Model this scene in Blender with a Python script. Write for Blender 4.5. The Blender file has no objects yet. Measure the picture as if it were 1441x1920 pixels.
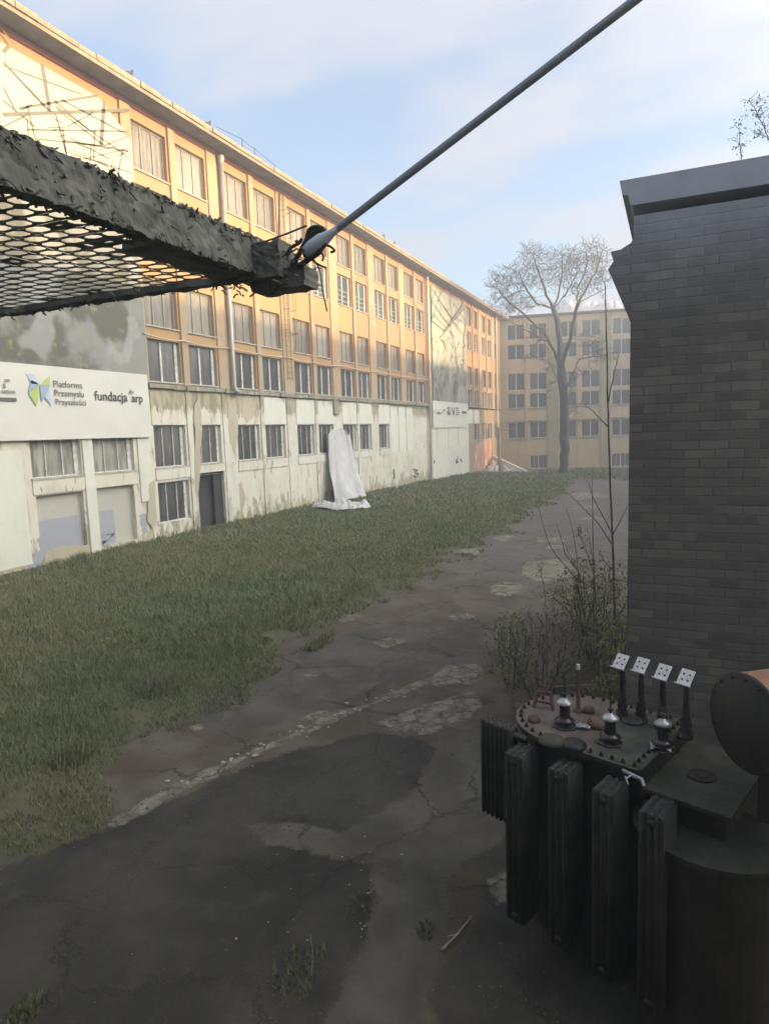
import bpy, bmesh, math, random
import numpy as np
from mathutils import Vector, Matrix, noise as mnoise
random.seed(7); rng = np.random.default_rng(7)
S = bpy.context.scene
COL = S.collection
# ------------------------------------------------------------------ camera
ZC = 4.4                                   # eye height above the yard
FPX, W0, H0 = 1231.98, 1441.0, 1920.0
YAW, PITCH, ROLL = [math.radians(a) for a in (-23.744, -6.922, -1.919)]
cy, sy, cp, sp, cr, sr = math.cos(YAW), math.sin(YAW), math.cos(PITCH), math.sin(PITCH), math.cos(ROLL), math.sin(ROLL)
cf = Vector((sy*cp, cy*cp, sp)); c_r = Vector((cy, -sy, 0)); c_u = c_r.cross(cf)
c_right = cr*c_r + sr*c_u; c_up = -sr*c_r + cr*c_u
cam_d = bpy.data.cameras.new('camera'); cam = bpy.data.objects.new('camera', cam_d); COL.objects.link(cam)
m = Matrix((( c_right.x, c_up.x, -cf.x, 0), (c_right.y, c_up.y, -cf.y, 0), (c_right.z, c_up.z, -cf.z, ZC), (0, 0, 0, 1)))
cam.matrix_world = m
cam_d.sensor_fit = 'VERTICAL'; cam_d.sensor_height = 36; cam_d.lens = 36*FPX/H0
cam_d.clip_start = 0.05; cam_d.clip_end = 2000
S.camera = cam
# ------------------------------------------------------------------ light
SUN_AZ, SUN_EL = math.radians(13.5), math.radians(7.1)     # azimuth from +X towards +Y
world = bpy.data.worlds.new('World'); S.world = world; world.use_nodes = True
wn, wl = world.node_tree.nodes, world.node_tree.links
wn.clear()
sky = wn.new('ShaderNodeTexSky'); sky.sky_type = 'NISHITA'; sky.sun_disc = False
sky.sun_elevation = SUN_EL; sky.sun_rotation = math.pi/2 - SUN_AZ
sky.air_density = 1.0; sky.dust_density = 0.6; sky.ozone_density = 1.5
tc = wn.new('ShaderNodeTexCoord'); sep = wn.new('ShaderNodeSeparateXYZ'); wl.new(tc.outputs['Generated'], sep.inputs[0])
def wmath(op, a, b=None, clamp=False):
    n = wn.new('ShaderNodeMath'); n.operation = op; n.use_clamp = clamp
    for i, v in enumerate((a, b)):
        if v is None: continue
        if isinstance(v, (int, float)): n.inputs[i].default_value = v
        else: wl.new(v, n.inputs[i])
    return n.outputs[0]
zz = wmath('ADD', wmath('MAXIMUM', sep.outputs[2], 0.0), 0.22)
cmb = wn.new('ShaderNodeCombineXYZ')
wl.new(wmath('DIVIDE', sep.outputs[0], zz), cmb.inputs[0]); wl.new(wmath('DIVIDE', sep.outputs[1], zz), cmb.inputs[1])
mp = wn.new('ShaderNodeMapping'); mp.inputs['Rotation'].default_value = (0, 0, 0.5); mp.inputs['Scale'].default_value = (1.3, 2.3, 1); mp.inputs['Location'].default_value = (3.1, 1.7, 0)
wl.new(cmb.outputs[0], mp.inputs[0])
nz = wn.new('ShaderNodeTexNoise'); nz.inputs['Scale'].default_value = 0.95; nz.inputs['Detail'].default_value = 5; nz.inputs['Roughness'].default_value = 0.5
wl.new(mp.outputs[0], nz.inputs['Vector'])
rmp = wn.new('ShaderNodeMapRange'); rmp.interpolation_type = 'SMOOTHSTEP'
rmp.inputs['From Min'].default_value = 0.41; rmp.inputs['From Max'].default_value = 0.60; rmp.inputs['To Min'].default_value = 0.30; rmp.inputs['To Max'].default_value = 0.95
wl.new(nz.outputs['Fac'], rmp.inputs['Value'])
cm = wn.new('ShaderNodeMix'); cm.data_type = 'RGBA'
wl.new(rmp.outputs[0], cm.inputs['Factor'])
skb = wn.new('ShaderNodeVectorMath'); skb.operation = 'MULTIPLY'; skb.inputs[1].default_value = (0.98, 1.07, 1.22)
wl.new(sky.outputs[0], skb.inputs[0])
# cloud glow towards the low sun, boosted to add fill on the shaded facade
dt = wn.new('ShaderNodeVectorMath'); dt.operation = 'DOT_PRODUCT'; wl.new(tc.outputs['Generated'], dt.inputs[0])
dt.inputs[1].default_value = (math.cos(SUN_AZ)*0.94, math.sin(SUN_AZ)*0.94, 0.34)
gl = wmath('POWER', wmath('MAXIMUM', dt.outputs['Value'], 0.0), 4.5)
clc = wn.new('ShaderNodeVectorMath'); clc.operation = 'MULTIPLY_ADD'; wl.new(gl, clc.inputs[0]); clc.inputs[1].default_value = (26.0, 24.2, 20.4); clc.inputs[2].default_value = (1.72, 1.82, 2.08)
wl.new(skb.outputs[0], cm.inputs['A']); wl.new(clc.outputs[0], cm.inputs['B'])
bg = wn.new('ShaderNodeBackground'); bg.inputs['Strength'].default_value = 0.15
out = wn.new('ShaderNodeOutputWorld'); wl.new(cm.outputs['Result'], bg.inputs[0]); wl.new(bg.outputs[0], out.inputs[0])
sd = bpy.data.lights.new('sun', 'SUN'); sd.energy = 3.7; sd.angle = math.radians(0.7); sd.color = (1.0, 0.70, 0.36)
so = bpy.data.objects.new('sun', sd); COL.objects.link(so)
sdir = Vector((math.cos(SUN_EL)*math.cos(SUN_AZ), math.cos(SUN_EL)*math.sin(SUN_AZ), math.sin(SUN_EL)))
so.rotation_euler = sdir.to_track_quat('Z', 'Y').to_euler()
vs = S.view_settings; vs.view_transform = 'Standard'; vs.look = 'None'; vs.gamma = 1; vs.exposure = 1.55
S.render.engine = 'CYCLES'
# ------------------------------------------------------------------ helpers
def pray(x, y): return (cf*FPX + c_right*(x-720.5) - c_up*(y-960)).normalized()
CAMP = Vector((0, 0, ZC))
def gz(y):
    t = min(max((y-25)/61, 0), 1.2); return -1.05*t**1.8
def aty(x, y, Y): d = pray(x, y); return CAMP + d*(Y/d.y)
def atz(x, y, z): d = pray(x, y); return CAMP + d*((z-ZC)/d.z)
def ong(x, y):
    z = 0
    for _ in range(6): P = atz(x, y, z); z = gz(P.y)
    return P
WX = 20.62
def onw(x, y):                                  # on the long facade: (distance along wall, height)
    d = pray(x, y); P = CAMP + d*(-WX/d.x); return P.y, P.z
def tag(o, label=None, cat=None, group=None, kind=None):
    if label: o['label'] = label
    if cat: o['category'] = cat
    if group: o['group'] = group
    if kind: o['kind'] = kind
    return o
def empty(name, loc=(0, 0, 0), rz=0):
    o = bpy.data.objects.new(name, None); COL.objects.link(o); o.location = loc; o.rotation_euler = (0, 0, rz); return o
class MB:
    def __init__(s): s.v = []; s.f = []
    def add(s, v, f):
        b = len(s.v); s.v += [tuple(p) for p in v]; s.f += [tuple(i+b for i in q) for q in f]; return s
    def box(s, x0, x1, y0, y1, z0, z1):
        return s.add([(x0,y0,z0),(x1,y0,z0),(x1,y1,z0),(x0,y1,z0),(x0,y0,z1),(x1,y0,z1),(x1,y1,z1),(x0,y1,z1)],
            [(3,2,1,0),(4,5,6,7),(0,1,5,4),(1,2,6,5),(2,3,7,6),(3,0,4,7)])
    def obox(s, c, ax, ay, az):                  # oriented box: centre and three half-axis vectors
        c, ax, ay, az = Vector(c), Vector(ax), Vector(ay), Vector(az)
        vs_ = [c+sx*ax+sy_*ay+sz*az for sz in (-1,1) for sx, sy_ in ((-1,-1),(1,-1),(1,1),(-1,1))]
        return s.add(vs_, [(3,2,1,0),(4,5,6,7),(0,1,5,4),(1,2,6,5),(2,3,7,6),(3,0,4,7)])
    def tube(s, pts, rad, n=6, cap=True):
        pts = [Vector([float(c_) for c_ in p]) for p in pts]
        rad = float(rad) if isinstance(rad, (int, float)) else [float(r_) for r_ in rad]
        if isinstance(rad, (int, float)): rad = [rad]*len(pts)
        ref = None; rings = []
        for i, p in enumerate(pts):
            t = (pts[min(i+1, len(pts)-1)] - pts[max(i-1, 0)])
            if t.length < 1e-9: t = Vector((0,0,1))
            t.normalize()
            if ref is None: ref = t.orthogonal().normalized()
            ref = (ref - t*ref.dot(t)); ref = ref.normalized() if ref.length > 1e-6 else t.orthogonal().normalized()
            b = t.cross(ref)
            rings.append([p + rad[i]*(math.cos(2*math.pi*k/n)*ref + math.sin(2*math.pi*k/n)*b) for k in range(n)])
        v = [q for r in rings for q in r]; f = []
        for i in range(len(pts)-1):
            for k in range(n): f.append((i*n+k, i*n+(k+1)%n, (i+1)*n+(k+1)%n, (i+1)*n+k))
        if cap: f.append(tuple(reversed(range(n)))); f.append(tuple(range(len(v)-n, len(v))))
        return s.add(v, f)
    def lathe(s, c, prof, n=20, ax=(0,0,1)):     # profile of (radius, height) along an axis
        ax = Vector(ax).normalized(); a = ax.orthogonal().normalized(); b = ax.cross(a); c = Vector(c)
        v = [c + ax*h + r*(math.cos(2*math.pi*k/n)*a + math.sin(2*math.pi*k/n)*b) for r, h in prof for k in range(n)]
        f = [(i*n+k, i*n+(k+1)%n, (i+1)*n+(k+1)%n, (i+1)*n+k) for i in range(len(prof)-1) for k in range(n)]
        f += [tuple(reversed(range(n))), tuple(range(len(v)-n, len(v)))]
        return s.add(v, f)
    def prism(s, poly, d0, d1, axis='y'):        # polygon in the (x, z) plane pushed along y
        n = len(poly)
        if axis == 'y': v = [(x, d0, z) for x, z in poly] + [(x, d1, z) for x, z in poly]
        else: v = [(x, y, d0) for x, y in poly] + [(x, y, d1) for x, y in poly]
        f = [tuple(range(n)), tuple(reversed(range(n, 2*n)))] + [(i, i+n, (i+1)%n+n, (i+1)%n) for i in range(n)]
        return s.add(v, f)
    def build(s, name, mat, parent=None, smooth=False, bevel=0, fixn=True):
        me = bpy.data.meshes.new(name); me.from_pydata(s.v, [], s.f); me.update()
        if fixn and len(s.f) < 60000:
            bm = bmesh.new(); bm.from_mesh(me); bmesh.ops.recalc_face_normals(bm, faces=bm.faces)
            bm.to_mesh(me); bm.free()
        if smooth: me.polygons.foreach_set('use_smooth', [True]*len(me.polygons))
        o = bpy.data.objects.new(name, me); COL.objects.link(o)
        if mat: me.materials.append(mat)
        if parent: o.parent = parent
        if bevel:
            b = o.modifiers.new('bevel', 'BEVEL'); b.width = bevel; b.segments = 2; b.limit_method = 'ANGLE'
        return o
def copy_tree(o, parent=None, loc=None):
    c = o.copy(); COL.objects.link(c)
    if parent: c.parent = parent
    if loc is not None: c.location = loc
    for ch in o.children: copy_tree(ch, c)
    return c
# ------------------------------------------------------------------ materials
def newmat(name):
    m_ = bpy.data.materials.new(name); m_.use_nodes = True
    return m_, m_.node_tree.nodes, m_.node_tree.links, m_.node_tree.nodes['Principled BSDF']
class NT:
    def __init__(s, name):
        s.m, s.n, s.l, s.b = newmat(name)
        t = s.n.new('ShaderNodeTexCoord'); s.co = t.outputs['Object']
    def val(s, sock, v):
        if isinstance(v, (int, float, tuple)): sock.default_value = (*v, 1) if isinstance(v, tuple) and len(v) == 3 and sock.type == 'RGBA' else v
        else: s.l.new(v, sock)
    def noise(s, scale, detail=4, rough=0.55, stretch=(1, 1, 1), off=(0, 0, 0), out='Fac', dist=0):
        mp_ = s.n.new('ShaderNodeMapping'); mp_.inputs['Scale'].default_value = stretch; mp_.inputs['Location'].default_value = off
        s.l.new(s.co, mp_.inputs[0])
        n_ = s.n.new('ShaderNodeTexNoise'); n_.inputs['Scale'].default_value = scale; n_.inputs['Detail'].default_value = detail
        n_.inputs['Roughness'].default_value = rough; n_.inputs['Distortion'].default_value = dist
        s.l.new(mp_.outputs[0], n_.inputs['Vector']); return n_.outputs[out]
    def math(s, op, a, b=0.0, clamp=False):
        n_ = s.n.new('ShaderNodeMath'); n_.operation = op; n_.use_clamp = clamp
        s.val(n_.inputs[0], a); s.val(n_.inputs[1], b); return n_.outputs[0]
    def ramp(s, v, a, b, t0=0.0, t1=1.0):
        n_ = s.n.new('ShaderNodeMapRange'); n_.interpolation_type = 'SMOOTHSTEP'; s.val(n_.inputs['Value'], v)
        n_.inputs['From Min'].default_value = a; n_.inputs['From Max'].default_value = b
        n_.inputs['To Min'].default_value = t0; n_.inputs['To Max'].default_value = t1; return n_.outputs[0]
    def mix(s, f, a, b):
        n_ = s.n.new('ShaderNodeMix'); n_.data_type = 'RGBA'; s.val(n_.inputs['Factor'], f); s.val(n_.inputs['A'], a); s.val(n_.inputs['B'], b)
        return n_.outputs['Result']
    def xyz(s):
        n_ = s.n.new('ShaderNodeSeparateXYZ'); s.l.new(s.co, n_.inputs[0]); return n_.outputs
    def bump(s, h, st=0.3, dist=0.02):
        n_ = s.n.new('ShaderNodeBump'); n_.inputs['Strength'].default_value = st; n_.inputs['Distance'].default_value = dist
        s.l.new(h, n_.inputs['Height']); s.l.new(n_.outputs[0], s.b.inputs['Normal'])
    def rnd(s):
        n_ = s.n.new('ShaderNodeObjectInfo'); return n_.outputs['Random']
    def fin(s, col, rough=0.8, metal=0.0, spec=0.5):
        s.val(s.b.inputs['Base Color'], col); s.val(s.b.inputs['Roughness'], rough); s.b.inputs['Metallic'].default_value = metal
        s.b.inputs['Specular IOR Level'].default_value = spec
        return s.m
def simple(name, c1, c2, scale=4, rough=0.7, metal=0.0, stretch=(1, 1, 1), bump=0.2, spec=0.5):
    t = NT(name); n_ = t.noise(scale, 6, 0.6, stretch)
    t.bump(t.noise(scale*4, 5, 0.6), bump, 0.01)
    return t.fin(t.mix(t.ramp(n_, 0.35, 0.68), c1, c2), rough, metal, spec)
def plaster(name, base, base2, under, under2, peel=0.5, pfreq=1.0, stain=(0.2, 0.19, 0.15), stain_amt=0.5, topz=None, zbump=None):
    t = NT(name)
    c = t.mix(t.ramp(t.noise(0.13, 3, 0.5, off=(5, 2, 1)), 0.42, 0.6), base, base2)
    # rain streaks
    st = t.ramp(t.noise(2.2*pfreq, 6, 0.62, (1, 1, 0.13)), 0.52, 0.78, 0, stain_amt)
    c = t.mix(st, c, stain)
    c = t.mix(t.ramp(t.noise(1.1, 5, 0.6, off=(9, 1, 3)), 0.5, 0.8, 0, stain_amt*0.5), c, under)
    # flaked patches
    pn = t.noise(1.9*pfreq, 10, 0.72, (1, 1, 0.30), dist=0.25)
    thr = 1-peel
    if topz:                                     # more flaking right under the ledge, where the water runs
        z = t.xyz()[2]; pn = t.math('ADD', pn, t.ramp(z, topz[0], topz[1], 0, topz[2]))
    if zbump:
        z = t.xyz()[2]; pn = t.math('ADD', pn, t.ramp(z, zbump[1], zbump[0], 0, zbump[2]))
    pm = t.ramp(pn, thr, thr+0.03)
    uc = t.mix(t.ramp(t.noise(3, 5, 0.6, (1, 1, 0.3), off=(2, 2, 7)), 0.4, 0.6), under, under2)
    c = t.mix(pm, c, uc)
    c = t.mix(t.ramp(t.noise(0.55, 6, 0.7, (1, 1, 0.5), off=(6, 6, 2)), 0.5, 0.72, 0, stain_amt*0.45), c, stain)
    # fine grime
    c = t.mix(t.ramp(t.noise(14, 4, 0.7), 0.5, 0.8, 0, 0.22), c, stain)
    h = t.math('SUBTRACT', t.noise(9, 6, 0.6), t.math('MULTIPLY', pm, 0.8))
    t.bump(h, 0.5, 0.015)
    return t.fin(c, 0.9, spec=0.2)
M = {}
M['up'] = plaster('ochre_plaster', (0.47, 0.265, 0.15), (0.48, 0.305, 0.15), (0.30, 0.27, 0.20), (0.38, 0.34, 0.26), 0.40, 1.0, (0.26, 0.20, 0.14), 0.45, None, (6.8, 9.9, 0.14))
M['pil'] = plaster('pale_ochre_plaster', (0.47, 0.30, 0.18), (0.49, 0.35, 0.20), (0.42, 0.38, 0.28), (0.46, 0.30, 0.22), 0.48, 1.3, (0.28, 0.22, 0.16), 0.55, None, (6.8, 9.9, 0.10))
M['low'] = plaster('cream_plaster', (0.68, 0.67, 0.585), (0.69, 0.655, 0.55), (0.30, 0.28, 0.20), (0.48, 0.43, 0.31), 0.42, 1.3, (0.36, 0.33, 0.24), 0.75, (5.2, 6.4, 0.30), (0.0, 1.3, 0.14))
M['low2'] = plaster('white_panel', (0.71, 0.71, 0.63), (0.70, 0.70, 0.62), (0.40, 0.38, 0.29), (0.52, 0.48, 0.38), 0.35, 1.0, (0.4, 0.38, 0.29), 0.5, (5.6, 6.8, 0.14))
M['band'] = plaster('weathered_concrete', (0.27, 0.26, 0.20), (0.33, 0.31, 0.24), (0.16, 0.15, 0.11), (0.45, 0.42, 0.34), 0.5, 2.0, (0.13, 0.12, 0.09), 0.5)
M['blue'] = plaster('blue_grey_paint', (0.36, 0.38, 0.44), (0.38, 0.39, 0.44), (0.5, 0.47, 0.4), (0.6, 0.55, 0.45), 0.33, 1.0, (0.3, 0.3, 0.33), 0.3)
M['grey'] = plaster('grey_board', (0.52, 0.51, 0.44), (0.50, 0.49, 0.43), (0.44, 0.43, 0.38), (0.5, 0.47, 0.4), 0.2, 1.0, (0.4, 0.38, 0.3), 0.3)
M['far'] = plaster('faded_orange_plaster', (0.56, 0.44, 0.29), (0.58, 0.48, 0.31), (0.42, 0.36, 0.22), (0.38, 0.36, 0.25), 0.33, 0.6, (0.28, 0.25, 0.15), 0.4)
M['farp'] = plaster('olive_pier_plaster', (0.37, 0.34, 0.21), (0.42, 0.38, 0.24), (0.3, 0.28, 0.16), (0.36, 0.33, 0.22), 0.4, 0.6, (0.2, 0.2, 0.12), 0.4)
M['red'] = plaster('red_stained_plaster', (0.5, 0.22, 0.16), (0.55, 0.34, 0.26), (0.5, 0.42, 0.34), (0.6, 0.5, 0.4), 0.5, 0.9, (0.3, 0.2, 0.15), 0.4)
M['soffit'] = simple('eave_soffit', (0.16, 0.15, 0.14), (0.24, 0.22, 0.2), 1.2, 0.9)
M['fascia'] = simple('eave_fascia', (0.26, 0.20, 0.13), (0.36, 0.29, 0.2), 2.5, 0.85)
M['pink'] = simple('eave_moulding', (0.52, 0.22, 0.15), (0.55, 0.28, 0.18), 1.0, 0.85)
M['roof'] = simple('roofing_felt', (0.05, 0.05, 0.05), (0.09, 0.085, 0.08), 1.5, 0.9)
M['frame'] = simple('window_frame_paint', (0.74, 0.74, 0.70), (0.52, 0.51, 0.46), 5, 0.6)
M['frame_grey'] = simple('window_frame_grey', (0.33, 0.32, 0.28), (0.45, 0.44, 0.4), 5, 0.6)
M['reveal'] = simple('window_reveal', (0.36, 0.35, 0.29), (0.5, 0.47, 0.38), 2, 0.9)
def glass(name, c1, c2, rough, streak):
    t = NT(name)
    r = t.rnd()
    n_ = t.noise(1.3, 5, 0.6, (2.5, 1, 0.35)); n2 = t.math('ADD', n_, t.math('MULTIPLY', t.math('SUBTRACT', r, 0.5), 0.4))
    c = t.mix(t.ramp(n2, 0.35, 0.65), c1, c2)
    c = t.mix(t.ramp(t.noise(7, 5, 0.7, (1.5, 1, 0.2), off=(3, 1, 1)), 0.5, 0.75, 0, streak), c, (0.45, 0.43, 0.38))
    t.bump(t.noise(1.0, 3, 0.5), 0.15, 0.05)
    return t.fin(c, rough, 0, 0.6)
M['gl_dark'] = glass('dirty_glass', (0.05, 0.052, 0.055), (0.10, 0.10, 0.10), 0.12, 0.25)
M['gl_frost'] = glass('profiled_glass', (0.16, 0.13, 0.10), (0.29, 0.25, 0.20), 0.35, 0.45)
M['gl_dirt'] = glass('streaked_glass', (0.15, 0.15, 0.125), (0.42, 0.41, 0.35), 0.4, 0.9)
M['void'] = simple('dark_interior', (0.03, 0.03, 0.032), (0.05, 0.05, 0.05), 1, 0.9)
M['pipe'] = simple('drainpipe_zinc', (0.42, 0.38, 0.32), (0.52, 0.49, 0.43), 3, 0.45, 0.3, (1, 1, 0.3))
M['rust'] = simple('rusty_steel', (0.085, 0.05, 0.038), (0.14, 0.085, 0.06), 12, 0.85)
def lid_mat():
    t = NT('rusted_mossy_lid'); x = t.xyz()[0]
    a = t.mix(t.ramp(t.noise(7, 6, 0.6), 0.35, 0.65), (0.085, 0.066, 0.058), (0.14, 0.108, 0.092))
    b = t.mix(t.ramp(t.noise(6, 6, 0.65, off=(3, 0, 0)), 0.4, 0.62), (0.035, 0.042, 0.03), (0.07, 0.072, 0.052))
    f = t.ramp(t.math('ADD', x, t.math('MULTIPLY', t.math('SUBTRACT', t.noise(4, 7, 0.65), 0.5), 0.9)), -0.62, -0.42)
    c = t.mix(f, a, b); c = t.mix(t.ramp(t.noise(22, 5, 0.7), 0.55, 0.75, 0, 0.6), c, (0.03, 0.027, 0.024))
    t.bump(t.noise(30, 5, 0.7), 0.4, 0.006); return t.fin(c, 0.75)
M['rustlid'] = lid_mat()
M['wire_pale'] = simple('pale_cable', (0.55, 0.5, 0.4), (0.65, 0.58, 0.46), 5, 0.7)
M['wire'] = simple('cable_sheath', (0.25, 0.22, 0.18), (0.4, 0.37, 0.3), 5, 0.7)
M['cloth'] = simple('grey_white_sheeting', (0.50, 0.51, 0.53), (0.62, 0.62, 0.62), 1.2, 0.55)
M['dark_steel'] = simple('dark_steel', (0.028, 0.03, 0.03), (0.05, 0.052, 0.05), 9, 0.6, 0.2)
M['grid_steel'] = simple('dusty_galvanised_steel', (0.085, 0.09, 0.08), (0.15, 0.155, 0.14), 9, 0.8)
M['rod_steel'] = simple('veil_tinted_rod', (0.50, 0.58, 0.68), (0.58, 0.65, 0.74), 6, 0.6)  # steel lightened and blued to carry the glare veil in its colour
M['tank'] = simple('transformer_paint', (0.010, 0.010, 0.009), (0.030, 0.026, 0.021), 4, 0.55, 0.0)
M['tank2'] = simple('radiator_paint', (0.014, 0.016, 0.013), (0.036, 0.038, 0.029), 8, 0.5, 0.0)
M['moss_lid'] = simple('mossy_lid', (0.028, 0.032, 0.023), (0.06, 0.058, 0.042), 6, 0.8)
M['porcelain'] = simple('dark_porcelain', (0.02, 0.018, 0.02), (0.035, 0.03, 0.032), 6, 0.2, 0.0)
M['alu'] = simple('cast_aluminium', (0.3, 0.3, 0.32), (0.45, 0.45, 0.46), 10, 0.4, 0.6)
M['flag'] = simple('tinned_plate', (0.55, 0.55, 0.55), (0.7, 0.68, 0.66), 20, 0.45, 0.1)
M['stone'] = simple('rubble', (0.3, 0.28, 0.24), (0.42, 0.4, 0.34), 8, 0.9)
M['wood_white'] = simple('weathered_plank', (0.72, 0.71, 0.68), (0.8, 0.79, 0.75), 3, 0.8)
M['bird'] = simple('bird_feathers', (0.04, 0.04, 0.045), (0.09, 0.09, 0.1), 20, 0.8)
M['bark'] = simple('tree_bark', (0.05, 0.045, 0.038), (0.095, 0.085, 0.072), 3, 0.95, 0, (1, 1, 0.3), 0.6)
M['twig'] = simple('shrub_bark', (0.12, 0.105, 0.08), (0.20, 0.175, 0.14), 6, 0.9)
M['logo_text'] = simple('grey_ink', (0.10, 0.10, 0.10), (0.12, 0.12, 0.12), 3, 0.7)
M['ink_dark'] = simple('black_ink', (0.045, 0.045, 0.045), (0.06, 0.06, 0.06), 3, 0.7)
M['ink_green'] = simple('green_ink', (0.42, 0.52, 0.16), (0.46, 0.56, 0.19), 1, 0.7)
M['ink_blue'] = simple('blue_ink', (0.30, 0.38, 0.52), (0.34, 0.42, 0.56), 1, 0.7)
M['ink_pale'] = simple('pale_blue_ink', (0.48, 0.56, 0.66), (0.5, 0.58, 0.68), 1, 0.7)
M['steel_ink'] = simple('printed_truss', (0.17, 0.15, 0.11), (0.21, 0.19, 0.14), 1, 0.75)
M['ban_white'] = simple('banner_white', (0.64, 0.63, 0.57), (0.68, 0.67, 0.61), 0.6, 0.65, 0, (1, 1, 1), 0.1)
def banner_mat(name, z0, z1):
    t = NT(name); z = t.xyz()[2]
    f = t.math('ADD', z, t.math('MULTIPLY', t.math('SUBTRACT', t.noise(0.5, 6, 0.6), 0.5), 3.0))
    dark = t.mix(t.ramp(t.noise(0.55, 5, 0.55, off=(3, 3, 3)), 0.42, 0.58), (0.13, 0.125, 0.10), (0.27, 0.27, 0.25))
    dark = t.mix(t.ramp(t.noise(1.6, 8, 0.7, off=(1, 5, 2)), 0.55, 0.63, 0, 0.7), dark, (0.30, 0.31, 0.15))
    dark = t.mix(t.ramp(t.noise(0.45, 2, 0.4, off=(8, 0, 4)), 0.55, 0.6, 0, 0.6), dark, (0.40, 0.40, 0.38))
    c = t.mix(t.ramp(f, z0, z1), dark, (0.47, 0.46, 0.35))
    return t.fin(c, 0.6, spec=0.3)
M['ban1'] = banner_mat('printed_banner', 13.9, 14.8)
M['ban2'] = banner_mat('printed_banner_far', 9.2, 12.0)
# ------------------------------------------------------------------ ground
def poly(pts): return np.array([(ong(*p).x, ong(*p).y) for p in pts])
def sdist(P, pg):
    """signed distance, positive inside"""
    x, y = P[:, 0], P[:, 1]; n_ = len(pg); ins = np.zeros(len(P), bool); d2 = np.full(len(P), 1e18)
    for i in range(n_):
        ax, ay = pg[i]; bx, by = pg[(i+1) % n_]
        ex, ey = bx-ax, by-ay; L = ex*ex+ey*ey+1e-12
        t = np.clip(((x-ax)*ex+(y-ay)*ey)/L, 0, 1); d2 = np.minimum(d2, (x-ax-t*ex)**2+(y-ay-t*ey)**2)
        c = ((ay > y) != (by > y)); xi = ax + (y-ay)*ex/(ey if abs(ey) > 1e-12 else 1e-12); ins ^= c & (x < xi)
    d = np.sqrt(d2); return np.where(ins, d, -d)
ROAD = poly([(-500, 1640), (0, 1620), (180, 1555), (215, 1490), (190, 1465), (255, 1400), (330, 1352), (440, 1320), (455, 1290), (540, 1215), (590, 1190), (640, 1165), (700, 1120), (790, 1075), (860, 1035), (930, 1005), (985, 970), (1030, 940), (1052, 915), (1075, 900), (1170, 900), (1300, 905), (1400, 960), (1500, 1200), (2100, 1300), (2300, 2400), (1400, 2800), (-700, 2800), (-1500, 2000)])
ASPH = [poly([(-500, 1640), (0, 1625), (190, 1555), (350, 1490), (480, 1425), (600, 1395), (700, 1372), (800, 1385), (822, 1405), (800, 1440), (770, 1490), (700, 1528), (640, 1560), (560, 1542), (470, 1545), (500, 1580), (640, 1610), (690, 1625), (700, 1700), (690, 1760), (640, 1840), (600, 1920), (560, 2500), (-700, 2800), (-1500, 2000)]),
        poly([(830, 1660), (880, 1610), (910, 1640), (905, 1720), (860, 1790), (800, 1850), (820, 1960), (960, 2100), (1500, 2100), (1500, 1700), (960, 1560), (900, 1600)])]
PALE = [poly(p) for p in (
    [(200, 1545), (270, 1500), (400, 1440), (470, 1408), (560, 1372), (600, 1348), (680, 1322), (760, 1288), (810, 1270), (815, 1278), (740, 1312), (640, 1348), (560, 1386), (470, 1422), (410, 1455), (340, 1485), (260, 1530), (215, 1552)],
    [(915, 1100), (940, 1090), (975, 1094), (980, 1108), (955, 1120), (925, 1118)],
    [(858, 1035), (880, 1024), (905, 1026), (910, 1036), (890, 1044), (862, 1043)],
    [(1003, 1009), (1055, 1008), (1060, 1017), (1010, 1019)], [(1028, 1024), (1050, 1023), (1052, 1028), (1030, 1029)],
    [(985, 1060), (1040, 1050), (1075, 1062), (1070, 1085), (1010, 1092), (980, 1080)], [(700, 1205), (740, 1196), (760, 1204), (720, 1216)], [(930, 1010), (950, 1004), (965, 1010), (940, 1017)], [(620, 1160), (670, 1150), (680, 1158), (640, 1168)], [(1060, 925), (1110, 922), (1140, 932), (1080, 938)], [(560, 1352), (600, 1335), (640, 1330), (600, 1352)],
    [(840, 1155), (880, 1151), (890, 1158), (850, 1162)], [(1062, 948), (1120, 947), (1122, 954), (1064, 955)], [(1084, 970), (1130, 970), (1130, 976), (1086, 978)],
    [(565, 1268), (600, 1260), (612, 1268), (580, 1276)], [(355, 1362), (378, 1357), (385, 1366), (365, 1371)],
    [(800, 1275), (840, 1250), (895, 1246), (905, 1270), (880, 1285), (820, 1288)],
    [(700, 1355), (760, 1335), (880, 1300), (900, 1320), (880, 1350), (800, 1380), (740, 1375)],
    [(915, 1650), (950, 1632), (975, 1650), (965, 1690), (930, 1695)])]
CONC = [poly([(380, 1320), (430, 1300), (520, 1255), (560, 1200), (700, 1180), (900, 1170), (900, 1235), (800, 1270), (700, 1290), (620, 1340), (520, 1360), (420, 1390), (370, 1360)]), poly([(640, 1560), (700, 1530), (770, 1492), (800, 1440), (822, 1405), (900, 1350), (960, 1400), (940, 1560), (880, 1610), (830, 1660), (850, 1700), (830, 1780), (790, 1840), (800, 1920), (820, 2100), (560, 2500), (600, 1920), (640, 1840), (690, 1760), (700, 1700), (690, 1625), (640, 1600), (480, 1575), (460, 1555), (520, 1540)])]
def axis(segs):
    out_ = []
    for a, b, st in segs: out_ += list(np.arange(a, b, st))
    return np.array(out_ + [segs[-1][1]])
gx = axis([(-148, -30, 6), (-30, -22, 0.8), (-22, -12, 0.16), (-12, 3, 0.07), (3, 12, 0.5), (12, 148, 6)])
gy = axis([(-60, 0, 3), (0, 2.4, 0.4), (2.4, 14, 0.07), (14, 30, 0.14), (30, 60, 0.35), (60, 95, 1.0), (95, 148, 6)])
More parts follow.
